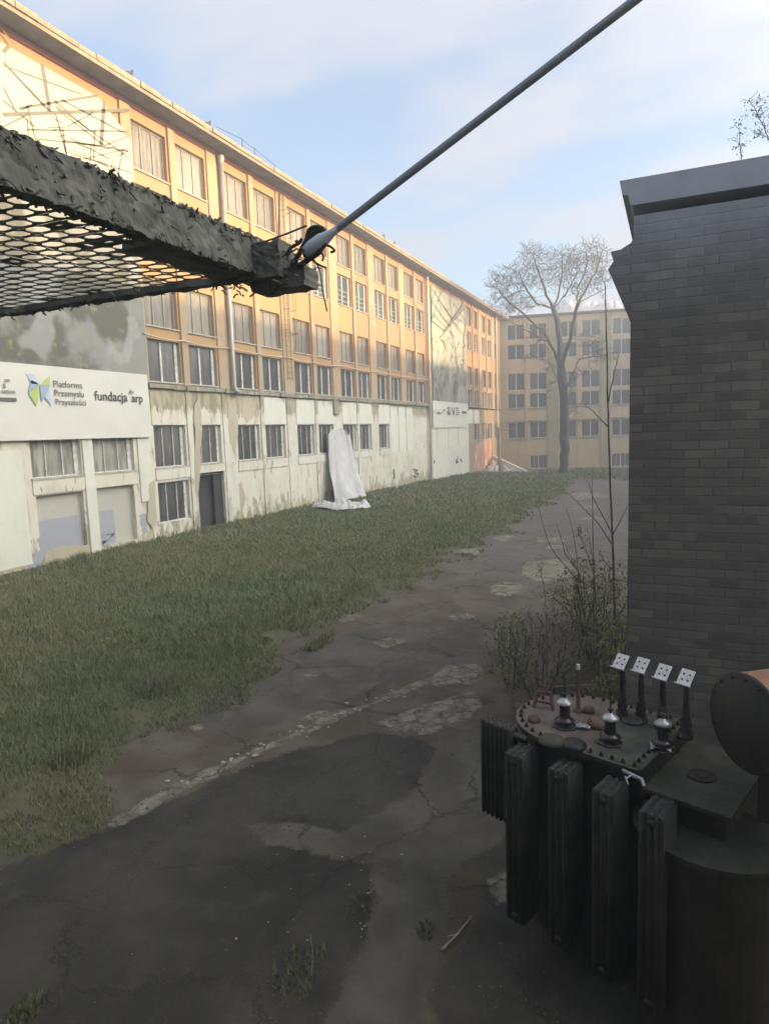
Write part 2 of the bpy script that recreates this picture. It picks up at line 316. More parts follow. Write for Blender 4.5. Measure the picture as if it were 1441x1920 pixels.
GX, GY = np.meshgrid(gx, gy); P2 = np.stack([GX.ravel(), GY.ravel()], 1)
def vnoise(P, s, seed=0):                      # cheap vectorised value noise
    q = P/s + seed*17.3; i = np.floor(q).astype(np.int64); f_ = q-i; f_ = f_*f_*(3-2*f_)
    def h(a, b):
        v = np.sin(a*127.1+b*311.7+seed*74.7)*43758.5453; return v-np.floor(v)
    a, b = i[:, 0], i[:, 1]
    return (h(a, b)*(1-f_[:, 0])+h(a+1, b)*f_[:, 0])*(1-f_[:, 1]) + (h(a, b+1)*(1-f_[:, 0])+h(a+1, b+1)*f_[:, 0])*f_[:, 1] - 0.5
def fbm(P, s, seed=0): return sum(vnoise(P, s/2**k, seed+k)/2**k for k in range(4))
wob = fbm(P2, 1.6, 3)*0.45*np.clip(P2[:, 1]/12, 0.35, 2)
def maxsd(lst): return np.max([sdist(P2, p) for p in lst], axis=0)
s_road = sdist(P2, ROAD) + wob*1.3
s_asph = maxsd(ASPH) + wob*0.5; s_pale = maxsd(PALE) + wob*0.35; s_conc = maxsd(CONC) + wob*0.5
sm = lambda v, w: np.clip(v/w*0.5+0.5, 0, 1)
T_ = np.clip((P2[:, 1]-25)/61, 0, 1.2)
Z = -1.05*T_**1.8 + 0.03*fbm(P2, 3, 9)
Z += np.where(s_road < 0, 0.05*np.clip(-s_road/0.5, 0, 1) + 0.10*fbm(P2, 1.2, 5)*np.clip(-s_road, 0, 1), 0)
Z += np.clip(sm(s_pale, 0.06), 0, 1)*0.02 + sm(s_asph, 0.05)*-0.012
nxg, nyg = len(gx), len(gy)
idx = np.arange(nxg*nyg).reshape(nyg, nxg)
quads = np.stack([idx[:-1, :-1], idx[:-1, 1:], idx[1:, 1:], idx[1:, :-1]], -1).reshape(-1, 4)
def ground_mat():
    t = NT('ground_surface')
    def attr(nm): a = t.n.new('ShaderNodeAttribute'); a.attribute_name = nm; return a.outputs['Fac']
    def edge(nm, amp, w): return t.ramp(t.math('ADD', attr(nm), t.math('MULTIPLY', t.math('SUBTRACT', t.noise(2.6, 10, 0.78), 0.5), amp)), -w, w)
    soil = t.mix(t.ramp(t.noise(0.6, 6, 0.6), 0.4, 0.62), (0.085, 0.09, 0.05), (0.115, 0.11, 0.068))
    soil = t.mix(t.ramp(t.noise(5, 6, 0.7), 0.5, 0.75, 0, 0.6), soil, (0.035, 0.04, 0.024))
    dirt = t.mix(t.ramp(t.noise(0.8, 6, 0.6, off=(4, 4, 0)), 0.4, 0.62), (0.088, 0.070, 0.046), (0.13, 0.112, 0.088))
    dirt = t.mix(t.ramp(t.noise(1.4, 6, 0.7, off=(14, 4, 0)), 0.55, 0.66, 0, 0.6), dirt, (0.06, 0.07, 0.038))
    dirt = t.mix(t.ramp(t.noise(11, 6, 0.75), 0.58, 0.72, 0, 0.6), dirt, (0.17, 0.155, 0.13))
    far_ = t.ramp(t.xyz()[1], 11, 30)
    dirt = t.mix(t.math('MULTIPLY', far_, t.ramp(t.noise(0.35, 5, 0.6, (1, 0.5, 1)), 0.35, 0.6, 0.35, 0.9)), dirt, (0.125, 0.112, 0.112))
    asph = t.mix(t.ramp(t.noise(0.7, 6, 0.6, off=(7, 0, 0)), 0.4, 0.62), (0.036, 0.034, 0.029), (0.066, 0.061, 0.050))
    asph = t.mix(t.ramp(t.noise(60, 3, 0.8), 0.55, 0.75, 0, 0.45), asph, (0.11, 0.11, 0.1))
    conc = t.mix(t.ramp(t.noise(1.1, 7, 0.65, off=(1, 9, 0)), 0.38, 0.64), (0.078, 0.072, 0.058), (0.125, 0.115, 0.094))
    conc = t.mix(t.ramp(t.noise(7, 6, 0.75), 0.56, 0.72, 0, 0.5), conc, (0.05, 0.05, 0.042))
    pale = t.mix(t.ramp(t.noise(3.5, 7, 0.7, off=(1, 9, 0)), 0.38, 0.6), (0.12, 0.11, 0.078), (0.25, 0.23, 0.18))
    # cracks
    v = t.n.new('ShaderNodeTexVoronoi'); v.feature = 'DISTANCE_TO_EDGE'; v.inputs['Scale'].default_value = 0.62
    dn = t.noise(1.7, 6, 0.7, out='Color'); mx = t.n.new('ShaderNodeVectorMath'); mx.operation = 'MULTIPLY_ADD'
    t.l.new(dn, mx.inputs[0]); mx.inputs[1].default_value = (1.0, 1.0, 0); t.l.new(t.co, mx.inputs[2]); t.l.new(mx.outputs[0], v.inputs['Vector'])
    crack = t.math('SUBTRACT', 1.0, t.ramp(v.outputs['Distance'], 0.004, 0.02))
    v2 = t.n.new('ShaderNodeTexVoronoi'); v2.feature = 'DISTANCE_TO_EDGE'; v2.inputs['Scale'].default_value = 2.6; t.l.new(mx.outputs[0], v2.inputs['Vector'])
    crack2 = t.math('SUBTRACT', 1.0, t.ramp(v2.outputs['Distance'], 0.01, 0.05))
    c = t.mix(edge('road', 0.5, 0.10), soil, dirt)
    c = t.mix(edge('conc', 0.5, 0.05), c, conc)
    asph = t.mix(t.ramp(t.noise(2.3, 8, 0.72, off=(3, 7, 0)), 0.52, 0.68, 0, 0.55), asph, (0.085, 0.08, 0.064))
    asph = t.mix(t.ramp(t.noise(1.1, 8, 0.72, off=(13, 7, 0)), 0.55, 0.68, 0, 0.5), asph, (0.06, 0.062, 0.036))
    c = t.mix(edge('asph', 0.55, 0.03), c, asph)
    c = t.mix(t.ramp(t.noise(30, 4, 0.8), 0.62, 0.72, 0, 0.5), c, (0.17, 0.16, 0.13))
    c = t.mix(t.math('MULTIPLY', crack, t.math('MULTIPLY', edge('road', 0.5, 0.1), t.ramp(t.noise(0.9, 2), 0.5, 0.6, 0, 0.6))), c, (0.022, 0.022, 0.018))
    pe = edge('pale', 0.34, 0.03); pale = t.mix(t.math('MULTIPLY', crack2, 0.85), pale, (0.045, 0.042, 0.03))
    c = t.mix(pe, c, pale)
    h = t.math('ADD', t.noise(26, 6, 0.75), t.math('MULTIPLY', crack, -1.2)); h = t.math('ADD', h, t.math('MULTIPLY', t.noise(3, 6, 0.7), 1.5))
    t.bump(h, 0.7, 0.02)
    return t.fin(c, 0.92, spec=0.25)
gm = ground_mat()
def submesh(name, mask, kind='structure'):
    q = quads[mask]; used = np.unique(q); rem = np.full(nxg*nyg, -1); rem[used] = np.arange(len(used)); q = rem[q]
    me = bpy.data.meshes.new(name); co = np.stack([P2[used, 0], P2[used, 1], Z[used]], 1)
    me.vertices.add(len(used)); me.vertices.foreach_set('co', co.ravel())
    me.loops.add(q.size); me.loops.foreach_set('vertex_index', q.ravel())
    me.polygons.add(len(q)); me.polygons.foreach_set('loop_start', np.arange(0, q.size, 4)); me.polygons.foreach_set('use_smooth', [True]*len(q))
    me.update(calc_edges=True)
    for nm, a in (('road', s_road), ('asph', s_asph), ('pale', s_pale), ('conc', s_conc)):
        at_ = me.attributes.new(nm, 'FLOAT', 'POINT'); at_.data.foreach_set('value', np.clip(a[used], -3, 3).astype(np.float32))
    me.materials.append(gm); o = bpy.data.objects.new(name, me); COL.objects.link(o); o['kind'] = kind; return o
qm = s_road[quads].mean(1) > -0.12
road_o = submesh('road', qm); tag(road_o, 'cracked and patched asphalt and concrete yard road', None)
gr_o = submesh('ground', ~qm); tag(gr_o, 'dull green grassy ground beside the road', None)
def groundz(x, y):
    i = int(np.clip(np.searchsorted(gx, x)-1, 0, nxg-2)); j = int(np.clip(np.searchsorted(gy, y)-1, 0, nyg-2)); return float(Z[j*nxg+i])
# ------------------------------------------------------------------ grass
def scatter_grass():
    V = []; F = []
    pts = []
    def strip(n_, x0, x1, y0, y1): return np.stack([rng.uniform(x0, x1, n_), rng.uniform(y0, y1, n_)], 1)
    sets = [(strip(60000, -14, -2.5, 4, 12), 1.0, 0.008), (strip(75000, -20.4, -5, 10, 22), 1.15, 0.013), (strip(45000, -20.4, -5, 20, 36), 1.3, 0.022), (strip(26000, -20.4, -5, 34, 60), 1.5, 0.045), (strip(9000, -20.4, -3, 58, 85), 1.8, 0.08),
            (strip(9000, -2.6, 0.2, 7.6, 13), 1.1, 0.008), (strip(4000, -4.0, 0.2, 13, 30), 1.1, 0.015)]
    allp = []; 
    for P, hs, w in sets:
        s = sdist(P, ROAD) + fbm(P, 1.6, 3)*0.45*np.clip(P[:, 1]/12, 0.35, 2)*1.3
        right = P[:, 0] > -4.1
        tuft = fbm(P, 0.55, 21)
        keep = ((s < 0.05) & (tuft > -0.22 - np.clip(-s-0.3, 0, 1)*0.3)) | (right & (P[:, 1] > 8.4) & (P[:, 0] > -2.35 + 0.04*P[:, 1] + 0.3*tuft))
        keep |= (s < 0.55) & (tuft > 0.30)
        keep &= ~((P[:, 0] < -14.5) & (P[:, 1] > 74)) & ~(((P[:, 0]+18.1)/2.2)**2+((P[:, 1]-34.2)/1.5)**2 < 1)
        # a few tufts in the cracks
        P = P[keep]; s = s[keep]; tuft = tuft[keep]
        h = (0.05 + 0.10*rng.random(len(P))**1.5 + 0.16*np.clip(tuft+0.1, 0, 1)**1.3)*0.85*hs*np.clip(0.65 + np.clip(-s, 0, 2)*0.3, 0.5, 1.15)
        h *= np.where(P[:, 0] < -19.4, 1.35, 1)
        allp.append((P, h, np.full(len(P), w)))
    P = np.concatenate([a[0] for a in allp]); h = np.concatenate([a[1] for a in allp]); w = np.concatenate([a[2] for a in allp])
    n_ = len(P)
    ii = np.clip(np.searchsorted(gx, P[:, 0])-1, 0, nxg-2); jj = np.clip(np.searchsorted(gy, P[:, 1])-1, 0, nyg-2)
    z = Z[jj*nxg+ii] - 0.01
    a = rng.uniform(0, 2*np.pi, n_); lean = rng.uniform(0.1, 0.9, n_)*h; b = rng.uniform(0, 2*np.pi, n_)
    dx, dy = np.cos(a)*w, np.sin(a)*w; lx, ly = np.cos(b)*lean, np.sin(b)*lean
    v = np.zeros((n_, 5, 3))
    v[:, 0] = np.stack([P[:, 0]-dx, P[:, 1]-dy, z], 1); v[:, 1] = np.stack([P[:, 0]+dx, P[:, 1]+dy, z], 1)
    v[:, 2] = np.stack([P[:, 0]-dx*.7+lx*.35, P[:, 1]-dy*.7+ly*.35, z+h*.6], 1); v[:, 3] = np.stack([P[:, 0]+dx*.7+lx*.35, P[:, 1]+dy*.7+ly*.35, z+h*.6], 1)
    v[:, 4] = np.stack([P[:, 0]+lx, P[:, 1]+ly, z+h], 1)
    base = np.arange(n_)[:, None]*5
    q = base + np.array([[0, 1, 3, 2]]); tr = base + np.array([[2, 3, 4]])
    me = bpy.data.meshes.new('grass'); me.vertices.add(n_*5); me.vertices.foreach_set('co', v.ravel())
    li = np.concatenate([q.ravel(), tr.ravel()]); me.loops.add(len(li)); me.loops.foreach_set('vertex_index', li)
    ls = np.concatenate([np.arange(n_)*4, n_*4+np.arange(n_)*3]); me.polygons.add(2*n_); me.polygons.foreach_set('loop_start', ls)
    me.update(calc_edges=True)
    t = NT('grass_blades')
    c = t.mix(t.ramp(t.noise(0.35, 5, 0.6), 0.4, 0.6), (0.16, 0.18, 0.075), (0.195, 0.205, 0.105))
    c = t.mix(t.ramp(t.noise(40, 2, 0.6), 0.5, 0.7, 0, 0.7), c, (0.27, 0.26, 0.15))
    c = t.mix(t.ramp(t.noise(2.2, 5, 0.7, off=(4, 1, 0)), 0.58, 0.7, 0, 0.5), c, (0.30, 0.265, 0.17))
    c = t.mix(t.ramp(t.noise(0.16, 3, 0.5, off=(1, 8, 0)), 0.52, 0.62, 0, 0.5), c, (0.12, 0.19, 0.09))
    me.materials.append(t.fin(c, 0.8, spec=0.2))
    o = bpy.data.objects.new('grass', me); COL.objects.link(o); tag(o, 'short rough grass growing over the yard beside the road', 'grass', None, 'stuff')
scatter_grass()
# ------------------------------------------------------------------ long factory building on the left
z_ = lambda r: r + ZC
FB = empty('factory_building', (-WX, 0, 0), math.pi/2)
tag(FB, 'long four row orange factory block along the left of the yard, cream peeling lower wall', 'building')
ROWS = [(13.148, 11.205), (10.623, 8.628), (6.857, 4.887), (4.339, 2.511), (0.631, -1.237), (-1.882, -3.699)]
BAY, GAP, WW = 6.0, 2.617, 2.03
Y0 = 22.342
def wall_holes(mb, x0, x1, z0, z1, holes, y=0.0, depth=0.28):
    """flat wall facing -Y with rectangular openings and their reveals"""
    xs = sorted({x0, x1} | {a for h in holes for a in h[:2] if x0 < a < x1}); zs = sorted({z0, z1} | {a for h in holes for a in h[2:4] if z0 < a < z1})
    for i in range(len(xs)-1):
        for j in range(len(zs)-1):
            cx, cz = (xs[i]+xs[i+1])/2, (zs[j]+zs[j+1])/2
            if any(h[0] < cx < h[1] and h[2] < cz < h[3] for h in holes): continue
            mb.add([(xs[i], y, zs[j]), (xs[i+1], y, zs[j]), (xs[i+1], y, zs[j+1]), (xs[i], y, zs[j+1])], [(0, 1, 2, 3)])
    for h in holes:
        a, b, c, d = h[:4]
        mb.add([(a, y, c), (a, y+depth, c), (a, y+depth, d), (a, y, d)], [(0, 1, 2, 3)]); mb.add([(b, y, c), (b, y, d), (b, y+depth, d), (b, y+depth, c)], [(0, 1, 2, 3)])
        mb.add([(a, y, d), (a, y+depth, d), (b, y+depth, d), (b, y, d)], [(0, 1, 2, 3)]); mb.add([(a, y, c), (b, y, c), (b, y+depth, c), (a, y+depth, c)], [(0, 1, 2, 3)])
    return mb
def bay_x(c): return Y0 + BAY*(c//2) + (c % 2)*GAP
# window list: col, row, type
wins = []
cols_all = [c for c in range(0, 12)] + [c for c in range(16, 22)]
for c in cols_all:
    for r in range(4): wins.append((c, r))
    if c <= 8 or 16 <= c: wins.append((c, 4))
wins.append((0, 5)); wins += [(18, 5), (19, 5)]
wins += [(-2, 4), (-1, 4)]
def wrect(c, r, x0=None):
    x = bay_x(c) if x0 is None else x0; t_, b_ = ROWS[r]; w = WW
    if c == -2: x = 16.25; w = 2.15
    if c == -1: x = 18.95; w = 2.15
    if c >= 16: x -= 0.2
    if r == 5 and c > 4: b_ = -4.7; t_ = -2.3
    return (x, x+w, z_(b_), z_(t_))
LEDGE = z_(2.35)
UP0, UP1 = LEDGE+0.08, z_(13.72)
up_h = [wrect(c, r) for c, r in wins if r < 4]
lo_h = [wrect(c, r) for c, r in wins if r >= 4]
DOOR = (24.95, 26.95, -0.05, z_(-1.75))
RECS = [(16.3, 18.35, 0.45, z_(-1.85)), (19.0, 20.95, 0.25, z_(-1.8))]
XE = 88.0
mb = MB(); wall_holes(mb, 9.0, XE, UP0, UP1, up_h, 0.0); mb.add([(9, 0, UP0), (9, 9, UP0), (9, 9, UP1), (9, 0, UP1)], [(0, 1, 2, 3)])
mb.build('wall', M['up'], FB, fixn=False)
mb = MB(); wall_holes(mb, 9.0, 70.6, -1.5, LEDGE-0.1, [h for h in lo_h if h[0] < 70.6]+[DOOR]+RECS, 0.0, 0.3); mb.add([(9, 0, -1.5), (9, 9, -1.5), (9, 9, LEDGE-0.1), (9, 0, LEDGE-0.1)], [(0, 1, 2, 3)])
mb.build('wall', M['low'], FB, fixn=False)
mb = MB(); wall_holes(mb, 70.6, XE, -1.5, LEDGE-0.1, [h for h in lo_h if h[0] > 70.6], 0.0, 0.3); mb.build('wall', M['up'], FB, fixn=False)['label'] = 'orange lower wall at far end'
# recesses boarded in grey and blue paint
for i, (a, b, c, d) in enumerate(RECS):
    q = MB().box(a, b, 0.22, 0.3, c, d).build('recess_board', M['grey'], FB)
    mid = z_(-2.75)
    q = MB().box(a, b if i == 0 else a+0.95, 0.19, 0.22, c, mid).build('painted_patch', M['blue'], q)
pb = MB()
def blob(pts, yo=-0.006, name='painted_patch', mat='blue', par=FB):
    W_ = [onw(*p) for p in pts]; out_ = []
    for i, (a, b) in enumerate(W_):
        a2, b2 = W_[(i+1) % len(W_)]
        for k in range(5):
            t = k/5; out_.append((a+(a2-a)*t+random.uniform(-.06, .06), b+(b2-b)*t+random.uniform(-.05, .05)))
    return MB().prism(out_, yo-0.004, yo+0.004).build(name, M[mat], par)
blob([(70, 1012), (80, 1030), (62, 1040), (50, 1070), (75, 1062), (85, 1040), (92, 1012), (85, 1000)])
blob([(0, 1018), (20, 1018), (22, 1040), (0, 1052)])
blob([(160, 960), (172, 955), (180, 1015), (190, 1020), (215, 1000), (170, 1010), (168, 990)])
blob([(262, 965), (275, 963), (277, 1000), (266, 998)])
M['sand'] = plaster('bare_sandy_render', (0.46, 0.41, 0.31), (0.52, 0.47, 0.37), (0.33, 0.3, 0.22), (0.5, 0.45, 0.36), 0.4, 1.5, (0.3, 0.25, 0.18), 0.5)
blob([(85, 1035), (110, 1026), (150, 1022), (185, 1016), (200, 1028), (160, 1045), (95, 1062), (82, 1055)], -0.014, 'bare_patch', 'sand')
blob([(0, 1052), (40, 1045), (60, 1075), (40, 1092), (0, 1095)], -0.014, 'bare_patch', 'sand')
blob([(278, 905), (288, 900), (292, 980), (284, 992), (276, 975)], -0.066, 'bare_patch', 'sand')
blob([(430, 930), (452, 905), (462, 935), (448, 975), (432, 980)], -0.014, 'bare_patch', 'sand')
blob([(362, 760), (372, 742), (376, 800), (372, 900), (366, 940), (362, 880)], -0.081, 'bare_patch', 'sand')
blob([(425, 760), (438, 745), (446, 800), (440, 860), (430, 830)], -0.056, 'bare_patch', 'sand')
blob([(455, 745), (470, 742), (476, 780), (462, 792), (452, 780)], -0.041, 'bare_patch', 'sand')
# slabs and facings
for a, b, c, d in [(10, 15.9, z_(-4.2), z_(-0.2)), ]:
    MB().box(a, b, -0.035, 0.0, c, d).build('render_panel', M['low2'], FB)
for k in range(6):
    c = 9+k
    if k < 3:
        x = bay_x(9)-0.35 + k*4.9/3*1.05; MB().box(x, x+1.45, -0.03, 0.0, z_(-1.55-0.1*(k % 2)), z_(2.0)).build('infill_panel', M['low2'], FB)
MB().box(57.9, 70.4, -0.05, 0.0, z_(-4.75), z_(2.1)).build('render_panel', M['low2'], FB)
for k in range(3): MB().box(59.6+k*3.5, 62.2+k*3.5, -0.085, -0.05, z_(-1.6-0.3*(k == 1)), z_(0.2)).build('infill_panel', M['low2'], FB)
for c in (0, 1, 2, 3, 4, 5, 6, 7, 8, 16, 17, 18, 19, 20, 21):       # head panels over the lower windows
    x = bay_x(c) - (0.2 if c > 15 else 0)
    MB().box(x-0.08, x+WW+0.1, -0.035, 0.0, z_(0.631)+0.01, z_(2.12)).build('head_panel', M['low2' if c in (3, 4, 5, 6, 7, 8, 16, 17) else 'low' if c < 16 else 'up'], FB)
    if c < 16: MB().box(x-0.08, x+WW+0.1, -0.06, 0.0, z_(-1.237)-0.52, z_(-1.237)-0.04).build('apron_panel', M['low'], FB)
for x in (16.25, 18.95): MB().box(x-0.05, x+2.2, -0.05, 0.0, z_(-1.80), z_(-1.26)).build('apron_panel', M['low'], FB)
# pilasters
pil_lo, pil_hi = UP0, z_(13.62)
for k in range(11):
    xb = Y0 + BAY*k
    if xb > 86: break
    ban2 = 58 < xb < 69.6
    if not ban2:
        MB().box(xb+WW+0.09, xb+GAP-0.09, -0.10, 0.0, pil_lo, pil_hi).build('pilaster', M['pil'], FB)
    MB().box(xb+GAP+WW+0.12, min(xb+BAY-0.14, XE), -0.07, 0.0, pil_lo, pil_hi).build('pilaster', M['pil'], FB) if k != 5 else None
    if xb < 46: MB().box(xb+WW+0.12, xb+GAP-0.12, -0.075, 0.0, -1.2, LEDGE-0.12).build('pilaster', M['low'], FB)
    if xb < 34: MB().box(xb+GAP+WW+0.2, xb+BAY-0.2, -0.05, 0.0, -1.2, LEDGE-0.12).build('pilaster', M['low'], FB)
MB().box(18.45, 18.92, -0.075, 0.0, -1.2, z_(2)).build('pilaster', M['low2'], FB)
MB().box(21.3, 21.95, -0.06, 0.0, z_(-2.6), z_(2)).build('pilaster', M['low2'], FB)
MB().box(21.7, 22.25, -0.09, 0.0, LEDGE+0.1, pil_hi).build('pilaster', M['pil'], FB)
MB().box(57.85, 58.6, -0.09, 0.0, LEDGE+0.1, pil_hi).build('pilaster', M['pil'], FB)
# ledge band
mb = MB(); x = 22.15
while x < 58.2:
    L = random.uniform(0.7, 2.6); d = random.uniform(0.13, 0.24)
    mb.box(x, min(x+L, 58.2), -d, 0.0, LEDGE-0.1-random.uniform(0, 0.05), LEDGE+0.075+random.uniform(-0.03, 0.003)); x += L+0.004
mb.build('ledge', M['band'], FB)
MB().box(9, 71, -0.025, 0.0, LEDGE-0.1, LEDGE+0.08).build('string_course', M['band'], FB)
MB().box(9, 71, -0.022, 0.0, LEDGE-0.42, LEDGE-0.17).build('weathered_band', M['band'], FB)
# eaves
MB().box(9, XE+0.2, -1.07, 0.9, z_(13.76), z_(13.94)).build('eave', M['soffit'], FB)
MB().box(9, XE+0.2, -1.12, -1.072, z_(13.70), z_(13.97)).build('fascia', M['fascia'], FB)
rm = MB(); rm.add([(9, -1.10, z_(13.975)), (XE+.2, -1.10, z_(13.975)), (XE+.2, 7, z_(14.7)), (9, 7, z_(14.7)), (9, 7, z_(13.9)), (XE+.2, 7, z_(13.9))], [(0, 1, 2, 3), (3, 2, 5, 4)])
rm.build('roof', M['roof'], FB)
MB().box(9, XE, -0.14, 0.0, z_(13.60), z_(13.755)).build('moulding', M['pink'], FB)
rg = MB(); x = 9.0
while x < XE:                                    # ragged tin edging of the roof
    L = random.uniform(0.5, 2.2); rg.box(x, x+L, -1.15-random.uniform(0, .05), -1.121, z_(13.84), z_(13.99+random.uniform(0, 0.07))); x += L+random.uniform(0, .1)
rg.build('roof_edging', M['fascia'], FB)
# windows: one mesh of each kind, copied
def win_meshes(r, w=WW):
    t_, b_ = ROWS[r]; h = t_-b_; f = MB(); g = MB()
    fy0, fy1 = 0.17, 0.23
    t2 = 0.05
    f.box(0, w, fy0, fy1, 0, t2); f.box(0, w, fy0, fy1, h-t2, h); f.box(0, t2, fy0, fy1, t2, h-t2); f.box(w-t2, w, fy0, fy1, t2, h-t2)
    if r in (0, 2, 4, 5):
        for k in (1, 2): x = w*k/3; f.box(x-0.018, x+0.018, fy0-0.01, fy1, t2, h-t2)
    else:
        f.box(w*0.44, w*0.44+0.10, fy0-0.02, fy1, t2, h-t2)
    if r not in (0, 2): f.box(w-t2-0.15, w-t2-0.001, fy0-0.02, fy1, t2, h-t2)
    if r == 1:
        for k in (0.16, 0.32, 0.48): f.box(t2, w-t2, fy0-0.05, fy0-0.03, h*k, h*k+0.025)
    if r in (0, 2):                              # upright profiled strips
        n_ = 7
        for k in range(n_):
            xa = t2+(w-2*t2)*k/n_; xb = t2+(w-2*t2)*(k+1)/n_; g.add([(xa, 0.215, t2), ((xa+xb)/2, 0.200+0.006*(k % 2), t2), ((xa+xb)/2, 0.200+0.006*(k % 2), h-t2), (xa, 0.215, h-t2)], [(0, 1, 2, 3)])
            g.add([((xa+xb)/2, 0.200+0.006*(k % 2), t2), (xb, 0.215, t2), (xb, 0.215, h-t2), ((xa+xb)/2, 0.200+0.006*(k % 2), h-t2)], [(0, 1, 2, 3)])
    else: g.box(t2, w-t2, 0.205, 0.215, t2, h-t2)
    return f, g
proto = {}
for n_, (c, r) in enumerate(wins):
    a, b, zb, zt = wrect(c, r)
    key = r
    if key not in proto:
        f, g = win_meshes(r); fo = f.build('window', M['frame' if r in (1, 3, 4, 5) else 'frame_grey'], FB); go = g.build('pane', M[{0: 'gl_frost', 1: 'gl_dark', 2: 'gl_frost', 3: 'gl_dark', 4: 'gl_dark', 5: 'gl_dark'}[r]], fo); proto[key] = (fo, go); o = fo
    else:
        fo, go = proto[key]; o = fo.copy(); COL.objects.link(o); g2 = go.copy(); COL.objects.link(g2); g2.parent = o
        if c < 0: g2.data = go.data.copy(); g2.data.materials.clear(); g2.data.materials.append(M['gl_dirt'])
    o.location = (a, 0, zb); o.scale = ((b-a)/WW, 1, (zt-zb)/(ROWS[r][0]-ROWS[r][1]))
# sills
sl0 = None
for wo in [w for w in FB.children if w.name.startswith('window')]:
    if wo.location.z < z_(-2): continue
    if sl0 is None: sl0 = MB().box(-0.06, WW+0.06, -0.08, 0.165, -0.045, 0.012).build('sill', M['reveal'], wo)
    else: q = sl0.copy(); COL.objects.link(q); q.parent = wo
# back of the wall so that no light leaks
MB().box(9, XE, 0.32, 0.36, -1.5, z_(13.75)).build('inner_wall', M['void'], FB)
# doorway
dr = MB(); a, b, c, d = DOOR
dr.box(a-0.12, a-0.003, -0.04, 0.1, c, d+0.1); dr.box(b+0.003, b+0.1, -0.04, 0.1, c, d+0.1); dr.box(a, b, -0.06, 0.1, d+0.003, d+0.1)
do = dr.build('doorway', M['reveal'], FB)
MB().box(a+1.35, b, 0.10, 0.16, 0, d).build('door_leaf', M['dark_steel'], do)
# red stained area at the far end
blob([(888, 838), (905, 826), (921, 822), (921, 862), (905, 878), (888, 880)], -0.01, 'stained_patch', 'red')
# graffiti strokes on the white wall
gf = MB()
for p in ([(853, 862), (853, 870)], [(856, 856), (855, 868), (858, 866)], [(861, 860), (864, 866)], [(812, 863), (812, 869)], [(736, 880), (737, 898)], [(773, 880), (781, 881), (776, 886), (782, 888), (779, 894), (773, 892)]):
    gf.tube([(onw(*q)[0], -0.095, onw(*q)[1]) for q in p], 0.05, 4)
gf.build('graffiti', M['ink_dark'], FB)
# cables on the facade
def cable(pts, r=0.022, mat='wire', lab='', off=-0.2):
    mb = MB(); P = [onw(*p) for p in pts]; pp = []
    for i in range(len(P)-1):
        for k in range(8):
            t = k/8; pp.append((-WX-off, P[i][0]+(P[i+1][0]-P[i][0])*t, P[i][1]+(P[i+1][1]-P[i][1])*t-0.08*math.sin(math.pi*t)))
    pp.append((-WX-off, P[-1][0], P[-1][1])); mb.tube(pp, r, 5)
    o = mb.build('wall_cable', M[mat], None, True); tag(o, lab, 'cable'); return o
cable([(262, 625), (340, 640), (425, 653), (540, 671), (585, 680), (640, 686), (700, 697), (800, 712)], 0.032, 'wire_pale', 'thin pale cable sagging along the left facade above the dark window row')
cable([(521, 362), (520, 420), (519, 480)], 0.045, 'rust', 'thin rusty upright rod on the wall below the eaves', -0.12)
# downpipes
def downpipe(y, x_off, z0, z1, lab, shoe=False, r=0.10):
    e = empty('drainpipe', (-WX+x_off, y, 0)); tag(e, lab, 'drainpipe', 'drainpipes down the long facade')
    m_ = MB().tube([(0, 0, z1), (0, 0, z1-0.3), (0, 0, z0+0.4), (0, 0, z0)] if not shoe else [(0, 0, z1), (0, 0, z0+0.35), (0.04, 0.05, z0+0.15), (0.2, 0.2, z0)], r, 12)
    m_.build('pipe', M['pipe'], e, True)
    MB().lathe((0, 0, z1-0.05), [(r*1.1, 0), (r*1.5, 0.25), (r*1.5, 0.35)], 12).build('hopper', M['pipe'], e)
    z = z0+1
    while z < z1-0.5:
        MB().lathe((0, 0, z), [(r*1.18, 0), (r*1.18, 0.06)], 12).build('clamp', M['pipe'], e); z += 3.3
downpipe(28.0, 0.24, z_(2.2), z_(13.3), 'pale drainpipe left of the steel ladder, ending at the ledge', True, 0.115)
downpipe(57.45, 0.24, z_(-4.8), z_(13.5), 'pale full height drainpipe beside the far printed banner', r=0.13)
downpipe(82.6, 0.24, z_(-5.2), z_(13.5), 'slim drainpipe near the far corner above the plank heap', r=0.11)
# ladder with safety cage
M['ladder'] = simple('rusty_ladder_paint', (0.26, 0.15, 0.09), (0.36, 0.23, 0.14), 8, 0.8)
def ladder():
    e = empty('wall_ladder', (-WX+0.14, 33.6, 0)); tag(e, 'rusty steel ladder with hoop cage fixed to the left facade', 'ladder')
    za, zb = z_(3.2), z_(13.6)
    for s in (-0.25, 0.25): MB().tube([(0, s, za), (0, s, zb)], 0.02, 6).build('rail', M['ladder'], e)
    mb = MB(); z = za+0.15
    while z < zb: mb.tube([(0, -0.25, z), (0, 0.25, z)], 0.013, 5); z += 0.3
    mb.build('rungs', M['ladder'], e)
    z = za+2.6; ag = [math.pi*k/8 for k in range(9)]
    while z < zb: MB().tube([(0.62*math.sin(a), 0.38*math.cos(a), z) for a in ag], 0.015, 5).build('hoop', M['ladder'], e); z += 1.35
    mb = MB()
    for a in (ag[1], ag[4], ag[7]): mb.tube([(0.62*math.sin(a), 0.38*math.cos(a), za+2.6), (0.62*math.sin(a), 0.38*math.cos(a), zb)], 0.014, 5)
    mb.build('cage_bars', M['ladder'], e)
ladder()
